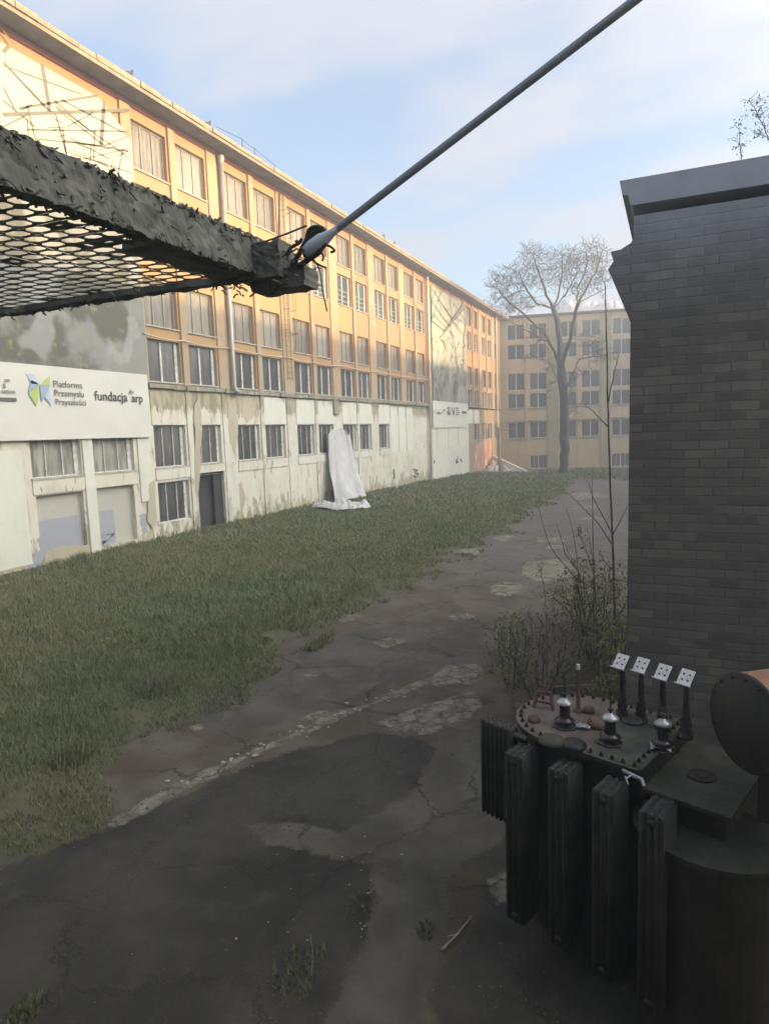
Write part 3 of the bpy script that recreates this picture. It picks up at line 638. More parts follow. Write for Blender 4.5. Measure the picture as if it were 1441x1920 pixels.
# concrete lump / open conduit box under the ledge
e = MB(); a = onw(626, 742); b = onw(631, 778)
e.box(-WX+0.002, -WX+0.16, a[0]-0.3, a[0]+0.35, b[1], a[1]); o = e.build('meter_box', M['band'], None, bevel=0.03); tag(o, 'small grey box on the cream wall above the white sheeting', 'box')
# birds and rods on the roof
def bird(px, py, lab):
    d = pray(px, py); t = (-(WX-1.0)-0)/d.x; P = CAMP + d*t
    zt = z_(13.99)
    b = MB()
    c = Vector((P.x, P.y, zt+0.17))
    b.tube([c+Vector((0.02, -0.20, -0.04)), c+Vector((0, -0.12, 0.0)), c, c+Vector((0, 0.10, 0.05)), c+Vector((0, 0.16, 0.13)), c+Vector((0, 0.19, 0.2)), c+Vector((0, 0.27, 0.19))], [0.02, 0.06, 0.10, 0.085, 0.05, 0.045, 0.008], 8)
    b.tube([c+Vector((0.03, 0, -0.07)), c+Vector((0.03, 0.01, -0.19))], 0.012, 4); b.tube([c+Vector((-0.03, 0, -0.07)), c+Vector((-0.03, 0.01, -0.19))], 0.012, 4)
    o = b.build('bird', M['bird'], None, True); tag(o, lab, 'bird', 'dark birds perched along the roof edge')
bird(243, 150, 'dark bird on the roof edge, nearest the top left corner')
bird(390, 240, 'dark bird on the roof edge above the first drainpipe')
bird(718, 440, 'dark bird on the roof edge, first of the far pair')
bird(738, 452, 'dark bird on the roof edge, second of the far pair')
bird(906, 563, 'dark bird on the roof edge at the far end, before the tree')
def rod(px, py, h, lab):
    P = CAMP + pray(px, py)*((-(WX-1.05))/pray(px, py).x); z0_ = z_(13.97)
    o = MB().tube([(P.x, P.y, z0_), (P.x, P.y+0.02, z0_+h)], 0.02, 5).build('roof_rod', M['dark_steel']); tag(o, lab, 'rod', 'thin rods on the roof edge'); return Vector((P.x, P.y, z0_+h))
r1 = rod(455, 290, 0.5, 'short thin rod on the roof edge, nearer of two'); r2 = rod(478, 303, 0.45, 'short thin rod on the roof edge, farther of two')
o = MB().tube([r1+Vector((0, -2.0, -0.2)), r1, (r1+r2)/2-Vector((0, 0, .05)), r2, r2+Vector((0, 2, -0.2))], 0.012, 4).build('roof_wire', M['dark_steel']); tag(o, 'thin wire strung between two short rods on the roof edge', 'wire')
# ------------------------------------------------------------------ banners
def text_mesh(s, mat, par, xl, xr, zb, y, bold=0.0, spacing=1.0, zscale=None, name='lettering'):
    cu = bpy.data.curves.new('t', 'FONT'); cu.body = s; cu.offset = bold; cu.space_character = spacing; cu.resolution_u = 3
    to = bpy.data.objects.new('t', cu); COL.objects.link(to); dg = bpy.context.evaluated_depsgraph_get()
    me = bpy.data.meshes.new_from_object(to.evaluated_get(dg)); bpy.data.objects.remove(to)
    me.name = name
    co = np.zeros(len(me.vertices)*3); me.vertices.foreach_get('co', co); co = co.reshape(-1, 3)
    sx = (xr-xl)/(co[:, 0].max()-co[:, 0].min()); sz = zscale or sx
    n2 = np.stack([xl+(co[:, 0]-co[:, 0].min())*sx, np.full(len(co), y), zb+co[:, 1]*sz], 1)
    me.vertices.foreach_set('co', n2.ravel()); me.materials.clear(); me.materials.append(mat); me.update()
    o = bpy.data.objects.new(name, me); COL.objects.link(o); o.parent = par; return o
BN = empty('printed_banner', (-WX+0.16, 0, 0), math.pi/2); tag(BN, 'huge printed banner on the left facade with truss picture above a white logo strip', 'banner')
def sheet(x0, x1, z0, z1, y, cut=None, amp=0.012, dx=0.25):
    mb = MB(); nx_ = int((x1-x0)/dx)+1; nz_ = int((z1-z0)/dx)+1; v = []
    for j in range(nz_+1):
        for i in range(nx_+1):
            x = x0+(x1-x0)*i/nx_; z = z0+(z1-z0)*j/nz_; zt = z
            if cut and x > cut[0]: zt = min(z, z1-(x-cut[0])/(x1-cut[0])*cut[1] if x < x1 else z1-cut[1])
            v.append((x, y+amp*mnoise.noise((x*1.1, 0, z*1.1)), zt))
    f = [(j*(nx_+1)+i, j*(nx_+1)+i+1, (j+1)*(nx_+1)+i+1, (j+1)*(nx_+1)+i) for j in range(nz_) for i in range(nx_)]
    n0 = len(v); mb.add(v, f)
    return mb
sheet(9, 22.1, z_(2.74), z_(13.15), 0, cut=(20.6, 0.95), amp=0.004).build('picture_sheet', M['ban1'], BN, True, fixn=False)
ws = sheet(9, 22.0, z_(0.13), z_(2.745), -0.03, amp=0.03).build('logo_sheet', M['ban_white'], BN, True, fixn=False)
def strips(lst, par, yo, mat, name='printed_truss'):
    mb = MB()
    for x0, y0, x1, y1, w in lst:
        a, b = onw(x0, y0), onw(x1, y1); d = Vector((b[0]-a[0], 0, b[1]-a[1]))
        if d.length < 1e-3: continue
        p = Vector((-d.z, 0, d.x)).normalized()*w/2
        A, B = Vector((a[0], yo, a[1])), Vector((b[0], yo, b[1])); mb.add([A-p, B-p, B+p, A+p], [(0, 1, 2, 3)])
    return mb.build(name, mat, par, fixn=False)
L1 = [(73, 122, 88, 212, .16), (0, 217, 237, 208, .12), (30, 205, 178, 181, .08), (190, 190, 184, 274, .17), (0, 118, 85, 210, .07), (0, 125, 150, 180, .05), (5, 125, 90, 212, .05), (95, 190, 160, 245, .06), (100, 205, 190, 275, .06), (108, 188, 235, 255, .06),
      (0, 165, 25, 213, .07), (0, 190, 60, 240, .05), (45, 198, 60, 262, .06), (98, 215, 122, 300, .08), (98, 200, 240, 300, .05), (45, 245, 237, 248, .06), (112, 245, 118, 290, .07), (115, 265, 235, 285, .06), (60, 262, 185, 275, .05), (172, 245, 170, 300, .06), (190, 275, 240, 255, .05),
      (0, 240, 50, 215, .05), (165, 275, 163, 310, .06), (130, 290, 240, 325, .05), (225, 280, 215, 330, .07), (150, 300, 237, 280, .04), (205, 300, 203, 325, .04), (120, 240, 170, 212, .05), (125, 260, 200, 300, .05), (0, 60, 30, 100, .05), (0, 100, 12, 88, .12)]
for k in range(12):
    t = random.random(); x = 20+215*t; y = 215+110*t+random.uniform(-30, 15); a = random.choice([0.35, 0.45, 0.02, -0.2, 1.45, 1.5, -0.45]); l = random.uniform(15, 45)
    x1 = min(x+l*math.cos(a), 236); y1 = y+l*math.sin(a); L1.append((x, y, x1, y1, random.choice([.03, .04])))
strips(L1, BN, -0.010, M['steel_ink'])
def wtext(s, pxl, pxr, mat, par, y, **k):
    a, b = onw(*pxl), onw(*pxr); return text_mesh(s, mat, par, a[0], b[0], (a[1]+b[1])/2, y, **k)
ty = -0.066
wtext('Platforma', (93, 727), (147, 728), M['logo_text'], BN, ty, bold=0.004)
wtext('Przemysłu', (95, 743), (150, 745), M['logo_text'], BN, ty, bold=0.004)
wtext('Przyszłości', (97, 759), (154, 761), M['logo_text'], BN, ty, bold=0.004)
wtext('fundacja', (170, 751), (232, 753), M['ink_dark'], BN, ty, bold=0.012)
wtext('arp', (240, 754), (261, 755), M['ink_dark'], BN, ty, bold=0.012)
wtext('on', (0, 717), (11, 718), M['logo_text'], BN, ty, bold=0.01)
wtext('s', (-2, 728), (3, 728), M['logo_text'], BN, ty, bold=0.01)
wtext('sation', (-5, 738), (21, 739), M['logo_text'], BN, ty, bold=0.01)
strips([(-40, 748, 23, 750, .12)], BN, ty-0.002, M['logo_text'], 'grey_bar')
strips([(234, 739, 238, 731, .035), (237, 738, 239, 733, .03), (239, 740, 243, 734, .035)], BN, ty-0.002, M['ink_dark'], 'logo_mark')
def tri(lst, mat, name='logo_mark'):
    mb = MB()
    for i, t3 in enumerate(lst):
        W_ = [onw(*p) for p in t3]; mb.add([(a, ty-0.002*(i+1), b) for a, b in W_], [tuple(range(len(W_)))])
    return mb.build(name, mat, BN, fixn=False)
k5 = lambda pts: [(x/4.803, 640+y/4.803) for x, y in pts]
tri([k5([(318, 395), (412, 312), (410, 400)]), k5([(310, 400), (218, 470), (292, 590), (312, 470)])], M['ink_green'])
tri([k5([(245, 350), (320, 395), (215, 460)]), k5([(320, 400), (415, 400), (338, 555)])], M['ink_blue'])
tri([k5([(200, 295), (265, 300), (320, 390), (245, 385)]), k5([(408, 410), (432, 590), (362, 500)])], M['ink_pale'])
# second banner
B2 = empty('printed_banner', (-WX+0.16, 0, 0), math.pi/2); tag(B2, 'narrow far printed banner between two drainpipes, tree picture over pale logo strip', 'banner')
sheet(58.7, 69.5, z_(2.76), z_(13.2), 0, amp=0.008, dx=0.5).build('picture_sheet', M['ban2'], B2, True, fixn=False)
sheet(58.3, 69.7, z_(0.25), z_(2.765), -0.03, amp=0.02, dx=0.5).build('logo_sheet', M['ban_white'], B2, True, fixn=False)
k6 = lambda a, b, c, d, w: (790+a/5.053, 520+b/5.053, 790+c/5.053, 520+d/5.053, w)
L2 = [k6(*q) for q in [(80, 60, 80, 400, .12), (140, 90, 75, 220, .14), (80, 110, 280, 400, .12), (80, 230, 240, 460, .2), (180, 110, 80, 390, .12), (75, 230, 160, 215, .1), (150, 215, 290, 440, .1), (250, 120, 265, 400, .12), (380, 240, 190, 520, .22), (390, 290, 150, 580, .16),
      (390, 260, 260, 420, .14), (75, 410, 200, 510, .18), (90, 350, 300, 570, .12), (120, 350, 75, 400, .1), (300, 430, 390, 560, .12), (280, 420, 350, 540, .1), (160, 250, 160, 400, .08), (300, 260, 400, 420, .08), (390, 270, 395, 500, .1)]]
for k in range(60):
    x = random.uniform(75, 400); y = random.uniform(560, 880); L2.append(k6(x, y, x+random.uniform(-35, 35), y+random.uniform(-10, 90), random.uniform(.04, .14)))
strips(L2, B2, -0.024, M['steel_ink'])
strips([k6(*q) for q in [(95, 1260, 95, 1290, .1), (120, 1275, 175, 1285, .08), (120, 1288, 160, 1298, .08), (185, 1268, 200, 1258, .2), (222, 1240, 250, 1236, .1), (225, 1255, 250, 1258, .08), (215, 1275, 250, 1277, .12), (225, 1292, 252, 1294, .25),
      (268, 1230, 278, 1300, .2), (285, 1300, 290, 1235, .25), (305, 1240, 335, 1242, .1), (305, 1260, 335, 1262, .1), (305, 1280, 340, 1282, .1), (305, 1300, 335, 1300, .08), (362, 1272, 405, 1274, .1), (362, 1284, 405, 1285, .16)]], B2, -0.066, M['logo_text'], 'lettering')
# ------------------------------------------------------------------ far building across the end
k_ = 1.08
FA = math.radians(12.7); F0 = Vector((-18.327*k_, 79.608*k_, 0))
FAR = empty('factory_building', F0, FA); tag(FAR, 'shaded pale orange factory wing across the far end, behind the bare tree', 'building')
fb, fg, fw = 6.0*k_, 2.562*k_, 2.19
fr = [(13.15, 11.2), (10.62, 8.7), (6.95, 4.8), (4.36, 2.5), (0.68, -1.4), (-3.66, -5.35)]
holes = []; fwin = []
for kk in range(-1, 5):
    for j in (0, 1):
        x = fb*kk + fg*j
        if x < -3: continue
        for r, (t_, b_) in enumerate(fr):
            if r == 5 and not ((kk == 0 and j == 1) or (kk == 2 and j == 0)): continue
            if kk > 3: continue
            holes.append((x, x+fw, z_(b_), z_(t_))); fwin.append((x, r))
mb = MB(); wall_holes(mb, -3.2, 62, -2.0, z_(13.9), holes, 0, 0.25); mb.build('wall', M['far'], FAR, fixn=False)
MB().box(-3.2, 62, 0.27, 0.3, -2, z_(13.9)).build('inner_wall', M['void'], FAR)
MB().box(-3.2, 62, -0.35, 9.0, z_(13.92), z_(14.2)).build('roof', M['roof'], FAR)
for kk in range(0, 5):
    xb = fb*kk
    MB().box(xb+fg+fw+0.15, xb+fb-0.15, -0.14, 0, -2, z_(13.9)).build('pilaster', M['farp'], FAR)
    MB().box(xb+fw+0.08, xb+fg-0.08, -0.06, 0, -2, z_(13.9)).build('pilaster', M['far'], FAR)
fp = {}
for x, r in fwin:
    t_, b_ = fr[r]
    if r not in fp:
        f = MB(); h = t_-b_; f.box(0, .09, .12, .2, 0, h); f.box(fw-.06, fw, .12, .2, 0, h); f.box(.09, fw-.06, .12, .2, 0, .07); f.box(.09, fw-.06, .12, .2, h-.07, h); f.box(fw*.48, fw*.48+.12, .10, .2, .07, h-.07)
        if r == 5: f.box(fw*.25, fw*.25+.05, .11, .2, .07, h-.07); f.box(fw*.75, fw*.75+.05, .11, .2, .07, h-.07)
        o = f.build('window', M['frame'], FAR); g = MB().box(.09, fw-.06, .15, .17, .07, h-.07).build('pane', M['gl_dark'], o); fp[r] = (o, g)
    else:
        o = fp[r][0].copy(); COL.objects.link(o); g = fp[r][1].copy(); COL.objects.link(g); g.parent = o
    o.location = (x, 0, z_(b_))
for x, r in fwin:
    if r in (3, 4): MB().box(x-.05, x+fw+.05, -.16, .1, z_(fr[r][1])-.08, z_(fr[r][1])-0.002).build('window_ledge', M['band'], FAR)
    if r == 4: MB().box(x-.15, x+fw+.15, -.3, 0, z_(fr[r][0])+.06, z_(fr[r][0])+.2).build('window_canopy', M['band'], FAR)
# crumpled sheeting on the far roof
mb = MB(); nx_, ny_ = 60, 10; v = []
for j in range(ny_+1):
    for i in range(nx_+1):
        x = 5.2+14*i/nx_; y = 0.2+5*j/ny_; e_ = min(1, i/6, (nx_-i)/5)*math.sin(math.pi*j/ny_)**0.6
        zt = z_(14.22)+max(0, e_)*(1.35+1.0*mnoise.noise((x*.45, y*.4, 1))+0.55*abs(mnoise.noise((x*1.3, y*1.2, 4))))
        v.append((x, y, zt))
mb.add(v, [(j*(nx_+1)+i, j*(nx_+1)+i+1, (j+1)*(nx_+1)+i+1, (j+1)*(nx_+1)+i) for j in range(ny_) for i in range(nx_)])
o = mb.build('roof_sheeting', M['cloth'], None, False); o.location = F0; o.rotation_euler = (0, 0, FA); tag(o, 'crumpled pale sheeting heaped on the roof of the far wing', 'sheeting')
# ------------------------------------------------------------------ opposite wing (out of view on the right, it shades the yard)
OW = empty('factory_building', (41, 40, 0)); tag(OW, 'opposite orange factory wing, outside the photo on the right, shading the yard', 'building')
MB().box(0, 12, -70, 52, -2, z_(13.9)).build('wall', M['far'], OW)
MB().box(-0.8, 12.8, -70.8, 52.8, z_(13.91), z_(14.1)).build('roof', M['roof'], OW)
# wall the camera looks out of
def room_wall():
    e = empty('watch_building', (0, -0.35, 0)); tag(e, 'brick building the view is taken from, behind the camera', 'building')
    mb = MB(); wall_holes(mb, -30, 20, -1, 9.5, [(-0.8, 0.9, 3.3, 5.6)], 0, 0.4)
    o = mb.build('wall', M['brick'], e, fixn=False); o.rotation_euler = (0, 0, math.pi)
    MB().box(-20, 30, -9, -0.45, 9.52, 9.8).build('roof', M['roof'], e)
# ------------------------------------------------------------------ brick building on the right
def brick_mat():
    t = NT('sooty_brick'); x, y, z = t.xyz()
    cmb_ = t.n.new('ShaderNodeCombineXYZ'); t.l.new(t.math('ADD', x, y), cmb_.inputs[0]); t.l.new(z, cmb_.inputs[1])
    wob_ = t.noise(5, 4, 0.6, out='Color'); ma = t.n.new('ShaderNodeVectorMath'); ma.operation = 'MULTIPLY_ADD'; t.l.new(wob_, ma.inputs[0]); ma.inputs[1].default_value = (0.045, 0.03, 0); t.l.new(cmb_.outputs[0], ma.inputs[2])
    b = t.n.new('ShaderNodeTexBrick'); t.l.new(ma.outputs[0], b.inputs['Vector'])
    b.inputs['Scale'].default_value = 1; b.inputs['Brick Width'].default_value = 0.26; b.inputs['Row Height'].default_value = 0.092; b.inputs['Mortar Size'].default_value = 0.009; b.inputs['Mortar Smooth'].default_value = 0.4; b.inputs['Bias'].default_value = -0.1
    b.inputs['Color1'].default_value = (0.11, 0.105, 0.092, 1); b.inputs['Color2'].default_value = (0.215, 0.20, 0.172, 1); b.inputs['Mortar'].default_value = (0.13, 0.125, 0.108, 1)
    c = t.mix(t.ramp(t.noise(0.9, 6, 0.6), 0.35, 0.65, 0, 0.7), b.outputs['Color'], (0.105, 0.102, 0.09))
    c = t.mix(t.ramp(t.noise(6, 6, 0.7), 0.55, 0.8, 0, 0.5), c, (0.17, 0.155, 0.13))
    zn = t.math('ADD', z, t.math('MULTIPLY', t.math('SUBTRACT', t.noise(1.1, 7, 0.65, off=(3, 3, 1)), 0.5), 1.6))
    up = t.ramp(zn, ZC+0.9, ZC+2.5, 0, 0.85)                      # pale blue glare over the upper courses, painted into the brick colour
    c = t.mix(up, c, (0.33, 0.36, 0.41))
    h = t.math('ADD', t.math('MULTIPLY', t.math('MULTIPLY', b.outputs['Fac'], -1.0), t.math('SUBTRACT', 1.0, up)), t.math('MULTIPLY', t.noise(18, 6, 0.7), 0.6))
    t.bump(h, 0.7, 0.012)
    return t.fin(c, 0.9, spec=0.25)
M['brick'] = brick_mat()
M['glare_tint'] = simple('glare_tinted_coping', (0.32, 0.35, 0.40), (0.38, 0.41, 0.46), 1.6, 0.9)  # blue-grey glare tint put into the coping colour
room_wall()
YB = 7.2
def fp_(x, y): d = pray(x, y); P = CAMP + d*(YB/d.y); return (P.x, P.z)
BB = empty('brick_building', (0, YB, 0)); tag(BB, 'dark sooty brick building with stepped cornice at the right edge', 'building')
zt = fp_(1161, 341)[1]
prof = [fp_(*p) for p in [(1173, 1400), (1173, 1230), (1177, 900), (1181, 600)]]
xw = -0.41
low = [(xw, -0.5), (xw, fp_(1181, 600)[1])]
a = fp_(1139, 505); b = fp_(1149, 490); c = fp_(1144, 472); d = fp_(1165, 466); e1 = fp_(1187, 452); e2 = fp_(1187, 386); g1 = fp_(1182, 385); g2 = fp_(1177, 367); h1 = fp_(1166, 367); h2 = fp_(1161, 341)
# main body
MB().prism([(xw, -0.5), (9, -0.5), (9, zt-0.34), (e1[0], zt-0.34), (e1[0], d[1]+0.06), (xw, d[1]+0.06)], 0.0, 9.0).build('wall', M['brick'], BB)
# cornice of corbelled bricks with sloped gutter board
co = MB(); co.prism([(xw-0.002, fp_(1181, 598)[1]), a, b, c, (d[0], c[1]+0.012), d, (e1[0]-0.003, e1[1]), (xw+0.3, e1[1]), (xw+0.3, a[1]-0.3)], 0.004, 8.99)
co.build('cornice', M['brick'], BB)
pc = MB(); pc.prism([(e2[0]-0.002, e2[1]), g1, (g2[0], g2[1]), h1, h2, (9, zt), (9, e2[1])], -0.03, 9.0); pc.build('coping', M['glare_tint'], BB)
if 0: MB().prism([(e1[0]+0.002, e1[1]-0.02), (e1[0]+0.002, e2[1]), (9, e2[1]), (9, e1[1]-0.3), (4, e1[1]-0.42), (2.5, e1[1]-0.36), (1.2, e1[1]-0.45), (0.6, e1[1]-0.38), (0.1, e1[1]-0.3)], -0.022, -0.002).build('glare_panel', M['glare_tint'], BB)  # unused panel painting the glare on the upper wall
# ------------------------------------------------------------------ canopy of steel grid, tie rod
CZ = ZC+0.8
CN = empty('mesh_canopy', (0, 0, CZ)); tag(CN, 'dark steel mesh canopy reaching out at the upper left, seen from below', 'canopy')
g = MB(); x0 = -6.8; cxs, cys = 0.11, 0.08; nxx = int((-1.95-x0)/cxs); nyy = int(2.86/cys)
for i in range(nxx):
    for j in range(nyy):
        X = -1.95-(i+1)*cxs; Y = j*cys
        if X > -2.3 and Y < 1.0: pass
        jx = lambda: random.uniform(-.002, .002)
        o8 = [(X, Y), (X+cxs, Y), (X+cxs, Y+cys), (X, Y+cys)]
        cxm, cym = X+cxs/2, Y+cys/2
        # hole with cut corners, worn unevenly
        hx, hy = cxs*0.455, cys*0.435; ch = 0.45
        if random.random() < 0.02 or (X > -2.35 and random.random() < 0.35) or (Y > 2.7 and random.random() < 0.3): hx *= random.uniform(0.25, .8); hy *= random.uniform(0.25, .8)
        inn = [(cxm-hx, cym-hy*ch), (cxm-hx*ch, cym-hy), (cxm+hx*ch, cym-hy), (cxm+hx, cym-hy*ch), (cxm+hx, cym+hy*ch), (cxm+hx*ch, cym+hy), (cxm-hx*ch, cym+hy), (cxm-hx, cym+hy*ch)]
        t_ = 0.005
        zt_ = 0.012*mnoise.noise((X*1.5, Y*1.5, 0))
        v = [(a_, b_, zt_) for a_, b_ in o8]+[(a_, b_, zt_) for a_, b_ in inn]+[(a_, b_, t_+zt_) for a_, b_ in inn]
        f = [(0, 1, 6, 5), (1, 7, 6), (1, 2, 8, 7), (2, 9, 8), (2, 3, 10, 9), (3, 11, 10), (3, 0, 4, 11), (0, 5, 4)]
        f = [(0, 5, 6, 1), (1, 6, 7), (1, 7, 8, 2), (2, 8, 9), (2, 9, 10, 3), (3, 10, 11), (3, 11, 4, 0), (0, 4, 5)]
        f += [(4+k, 4+(k+1) % 8, 12+(k+1) % 8, 12+k) for k in range(8)]
        g.add(v, f)
g.build('grid', M['grid_steel'], CN, fixn=False)
def lumpy(name, x0_, x1_, y0_, y1_, z0_, z1_, mat, par, amp=0.02, sc=9, res=0.03, seed=0):
    bm = bmesh.new(); bmesh.ops.create_cube(bm, size=1)
    for v in bm.verts: v.co = Vector((x0_+(v.co.x+.5)*(x1_-x0_), y0_+(v.co.y+.5)*(y1_-y0_), z0_+(v.co.z+.5)*(z1_-z0_)))
    n_ = max(1, int(max(x1_-x0_, y1_-y0_)/res))
    long = [e for e in bm.edges if (e.verts[0].co-e.verts[1].co).length > 0.9*max(x1_-x0_, y1_-y0_)]
    bmesh.ops.subdivide_edges(bm, edges=long, cuts=n_, use_grid_fill=True)
    zed = [e for e in bm.edges if abs(e.verts[0].co.z-e.verts[1].co.z) > 0.5*(z1_-z0_)]
    bmesh.ops.subdivide_edges(bm, edges=zed, cuts=8, use_grid_fill=True)
    for v in bm.verts:
        nv = mnoise.noise_vector((v.co*sc)+Vector((seed, 0, 0)), noise_basis='PERLIN_ORIGINAL')+0.5*mnoise.noise_vector((v.co*sc*2.7)); v.co += Vector((nv.x, nv.y, nv.z))*amp
    me = bpy.data.meshes.new(name); bm.to_mesh(me); bm.free(); me.materials.append(mat); o = bpy.data.objects.new(name, me); COL.objects.link(o); o.parent = par; return o
lumpy('side_beam', -1.97, -1.90, -0.3, 2.88, -0.005, 0.170, M['grid_steel'], CN, 0.010, 17, 0.014)
lumpy('edge_bar', -6.8, -1.97, 2.85, 2.93, -0.012, 0.02, M['grid_steel'], CN, 0.012, 7, 0.03, 3)
lumpy('gutter_mat', -2.13, -1.96, 2.2, 2.88, -0.006, 0.03, M['grid_steel'], CN, 0.012, 9, 0.03, 6)
lumpy('end_block', -1.95, -1.64, 2.86, 3.0, -0.085, 0.02, M['grid_steel'], CN, 0.014, 12, 0.04, 8)
lumpy('edge_stub', -2.0, -1.75, 2.82, 2.96, -0.04, 0.14, M['grid_steel'], CN, 0.016, 11, 0.03, 5)
mt_ = MB()
for k in range(1500):                            # torn strands of mesh and dry stalks matted along the beam
    u_ = random.random()
    if u_ < 0.72:
        y_ = random.uniform(0.9, 2.9); z0_ = random.choice([0.0, 0.165, random.uniform(0, .165)]); c_ = Vector((random.uniform(-1.99, -1.885), y_, z0_))
    elif u_ < 0.86: c_ = Vector((random.uniform(-2.2, -1.6), random.uniform(2.80, 3.0), random.uniform(-0.07, 0.12)))
    else: c_ = Vector((random.uniform(-5.5, -2.0), random.uniform(2.83, 2.95), random.uniform(-0.02, 0.02)))
    d_ = Vector((random.uniform(-.5, .5), random.uniform(-1, 1), random.uniform(-.45, .45))).normalized()*random.uniform(0.008, 0.026)
    mt_.tube([c_-d_, c_+Vector((random.uniform(-.006, .006), 0, random.uniform(-.008, .012))), c_+d_], random.uniform(.003, .006), 4)
mt_.build('matted_strands', M['grid_steel'], CN, fixn=False)
P_a = aty(618, 440, 2.86); P_b = aty(1190, 0, 2.8); dr_ = (P_b-P_a).normalized()
TR = empty('tie_rod', P_a); tag(TR, 'dark steel tie rod slanting up to the right from the canopy corner', 'rod')
MB().tube([(0, 0, 0), tuple(dr_*5.6)], 0.0172, 14).build('rod', M['rod_steel'], TR, True)
cl = MB(); k0 = P_a-P_a
cl.lathe(tuple(-dr_*0.16), [(0.012, 0), (0.032, 0.015), (0.038, 0.05), (0.036, 0.10), (0.028, 0.14), (0.018, 0.18), (0.017, 0.22)], 12, dr_)
cl.build('turnbuckle', M['rod_steel'], TR, True)
def wire_px(pts, r, par, name, mat='dark_steel', Y=2.86):
    mb = MB(); P = [aty(*p, Y)-P_a for p in pts]; rr = []
    # smooth
    Q = []
    for i in range(len(P)-1):
        p0, p1, p2, p3 = P[max(i-1, 0)], P[i], P[i+1], P[min(i+2, len(P)-1)]
        for k in range(5):
            t = k/5; Q.append(0.5*((2*p1)+(p2-p0)*t+(2*p0-5*p1+4*p2-p3)*t*t+(3*p1-p0-3*p2+p3)*t**3))
    Q.append(P[-1]); return mb.tube(Q, r, 6).build(name, M[mat], par, True)
wire_px([(545, 500), (560, 478), (572, 455), (585, 440), (600, 432), (618, 440)], 0.012, TR, 'shackle')
wire_px([(570, 478), (588, 470), (606, 458), (612, 445)], 0.018, TR, 'shackle')
wire_px([(560, 500), (580, 485), (598, 472), (605, 455)], 0.014, TR, 'shackle')
wire_px([(575, 450), (580, 432), (592, 426), (606, 430), (612, 442)], 0.012, TR, 'shackle')
wire_px([(608, 458), (620, 463), (627, 470), (620, 473)], 0.006, TR, 'loose_wire')
wire_px([(600, 472), (606, 480), (604, 490)], 0.005, TR, 'loose_wire')
wire_px([(583, 482), (592, 492), (600, 510), (604, 540), (613, 584)], 0.0035, TR, 'loose_wire')
wire_px([(585, 488), (600, 497), (612, 502)], 0.004, TR, 'loose_wire')
wire_px([(491, 455), (530, 441), (575, 423)], 0.0045, TR, 'loose_wire')
wire_px([(535, 480), (546, 464), (560, 456), (566, 447)], 0.008, TR, 'loose_wire')
wire_px([(507, 527), (509, 551), (522, 536)], 0.004, TR, 'loose_wire')
wire_px([(527, 470), (540, 475), (528, 482)], 0.003, TR, 'loose_wire')
# ------------------------------------------------------------------ white sheeting hung on the wall
def sheeting():
    mb = MB(); P0 = onw(622, 820); base = onw(640, 945)
    nu, nv = 64, 44; v = []
    yl_t, yr_t = onw(612, 828)[0], onw(650, 830)[0]; yl_b, yr_b = onw(606, 950)[0], onw(668, 950)[0]; zt_ = P0[1]+0.1
    for j in range(nv+1):
        t = j/nv
        for i in range(nu+1):
            s = i/nu
            yl = yl_t+(yl_b-yl_t)*t**0.8; yr = yr_t+(yr_b-yr_t)*t**0.6
            y = yl+(yr-yl)*s; z = zt_*(1-t) + 0.12
            z += (0.35*math.sin(math.pi*min(1, s*1.0))**0.5-0.2*(s > 0.86))*(1-t)
            fold = 0.5+0.5*math.sin(s*17+2.2*t+1.5*mnoise.noise((s*3, t*2, 0)))
            fold = abs(math.sin(s*9+1.1*t+2.0*mnoise.noise((s*2, t*1.5, 0))))**0.7
            x = 0.14+0.85*t*t*(0.5+0.5*math.sin(math.pi*s))+0.30*fold*(0.35+t)+0.12*mnoise.noise((s*6, t*1.5, 3))-0.07*abs(mnoise.noise((s*9+t*2, t*5-s*2, 13)))
            y += 0.09*mnoise.noise((s*3, t*3, 9))
            v.append((-WX+x, y, z+groundz(-19, y)*t))
    mb.add(v, [(j*(nu+1)+i, j*(nu+1)+i+1, (j+1)*(nu+1)+i+1, (j+1)*(nu+1)+i) for j in range(nv) for i in range(nu)])
    n_ = 40; c0 = ong(645, 955); v = []
    e_ = empty('plastic_sheeting', (0, 0, 0)); tag(e_, 'long grey white sheeting hanging down the cream wall and spilling onto the grass', 'sheeting')
    mb.build('hanging_sheet', M['cloth'], e_, True, fixn=False)
    m2 = MB(); A, B = ong(597, 957), ong(697, 957)
    ax = (B-A)/2; cc = (A+B)/2; per = Vector((0.9, 0.5, 0))
    for j in range(25):
        for i in range(61):
            s = i/60*2-1; q = j/24*2-1; w = math.sqrt(max(0, 1-s*s))*(1+0.35*mnoise.noise((s*3, 1, 5)))
            P = cc+ax*s*1.12+Vector((0.5, -1.1, 0))*q*w*0.9+Vector((-0.5, .5, 0))*1.0
            z = groundz(P.x, P.y)+0.12+0.5*(1-abs(q))**0.6*(1-abs(s))**0.4*(0.6+1.5*abs(mnoise.noise((P.x*1.8, P.y*1.8, 2))))+0.07*mnoise.noise((P.x*6, P.y*6, 1))
            v.append((P.x, P.y, z))
    m2.add(v, [(j*61+i, j*61+i+1, (j+1)*61+i+1, (j+1)*61+i) for j in range(24) for i in range(60)])
    m2.build('crumpled_end', M['cloth'], e_, True, fixn=False)
sheeting()
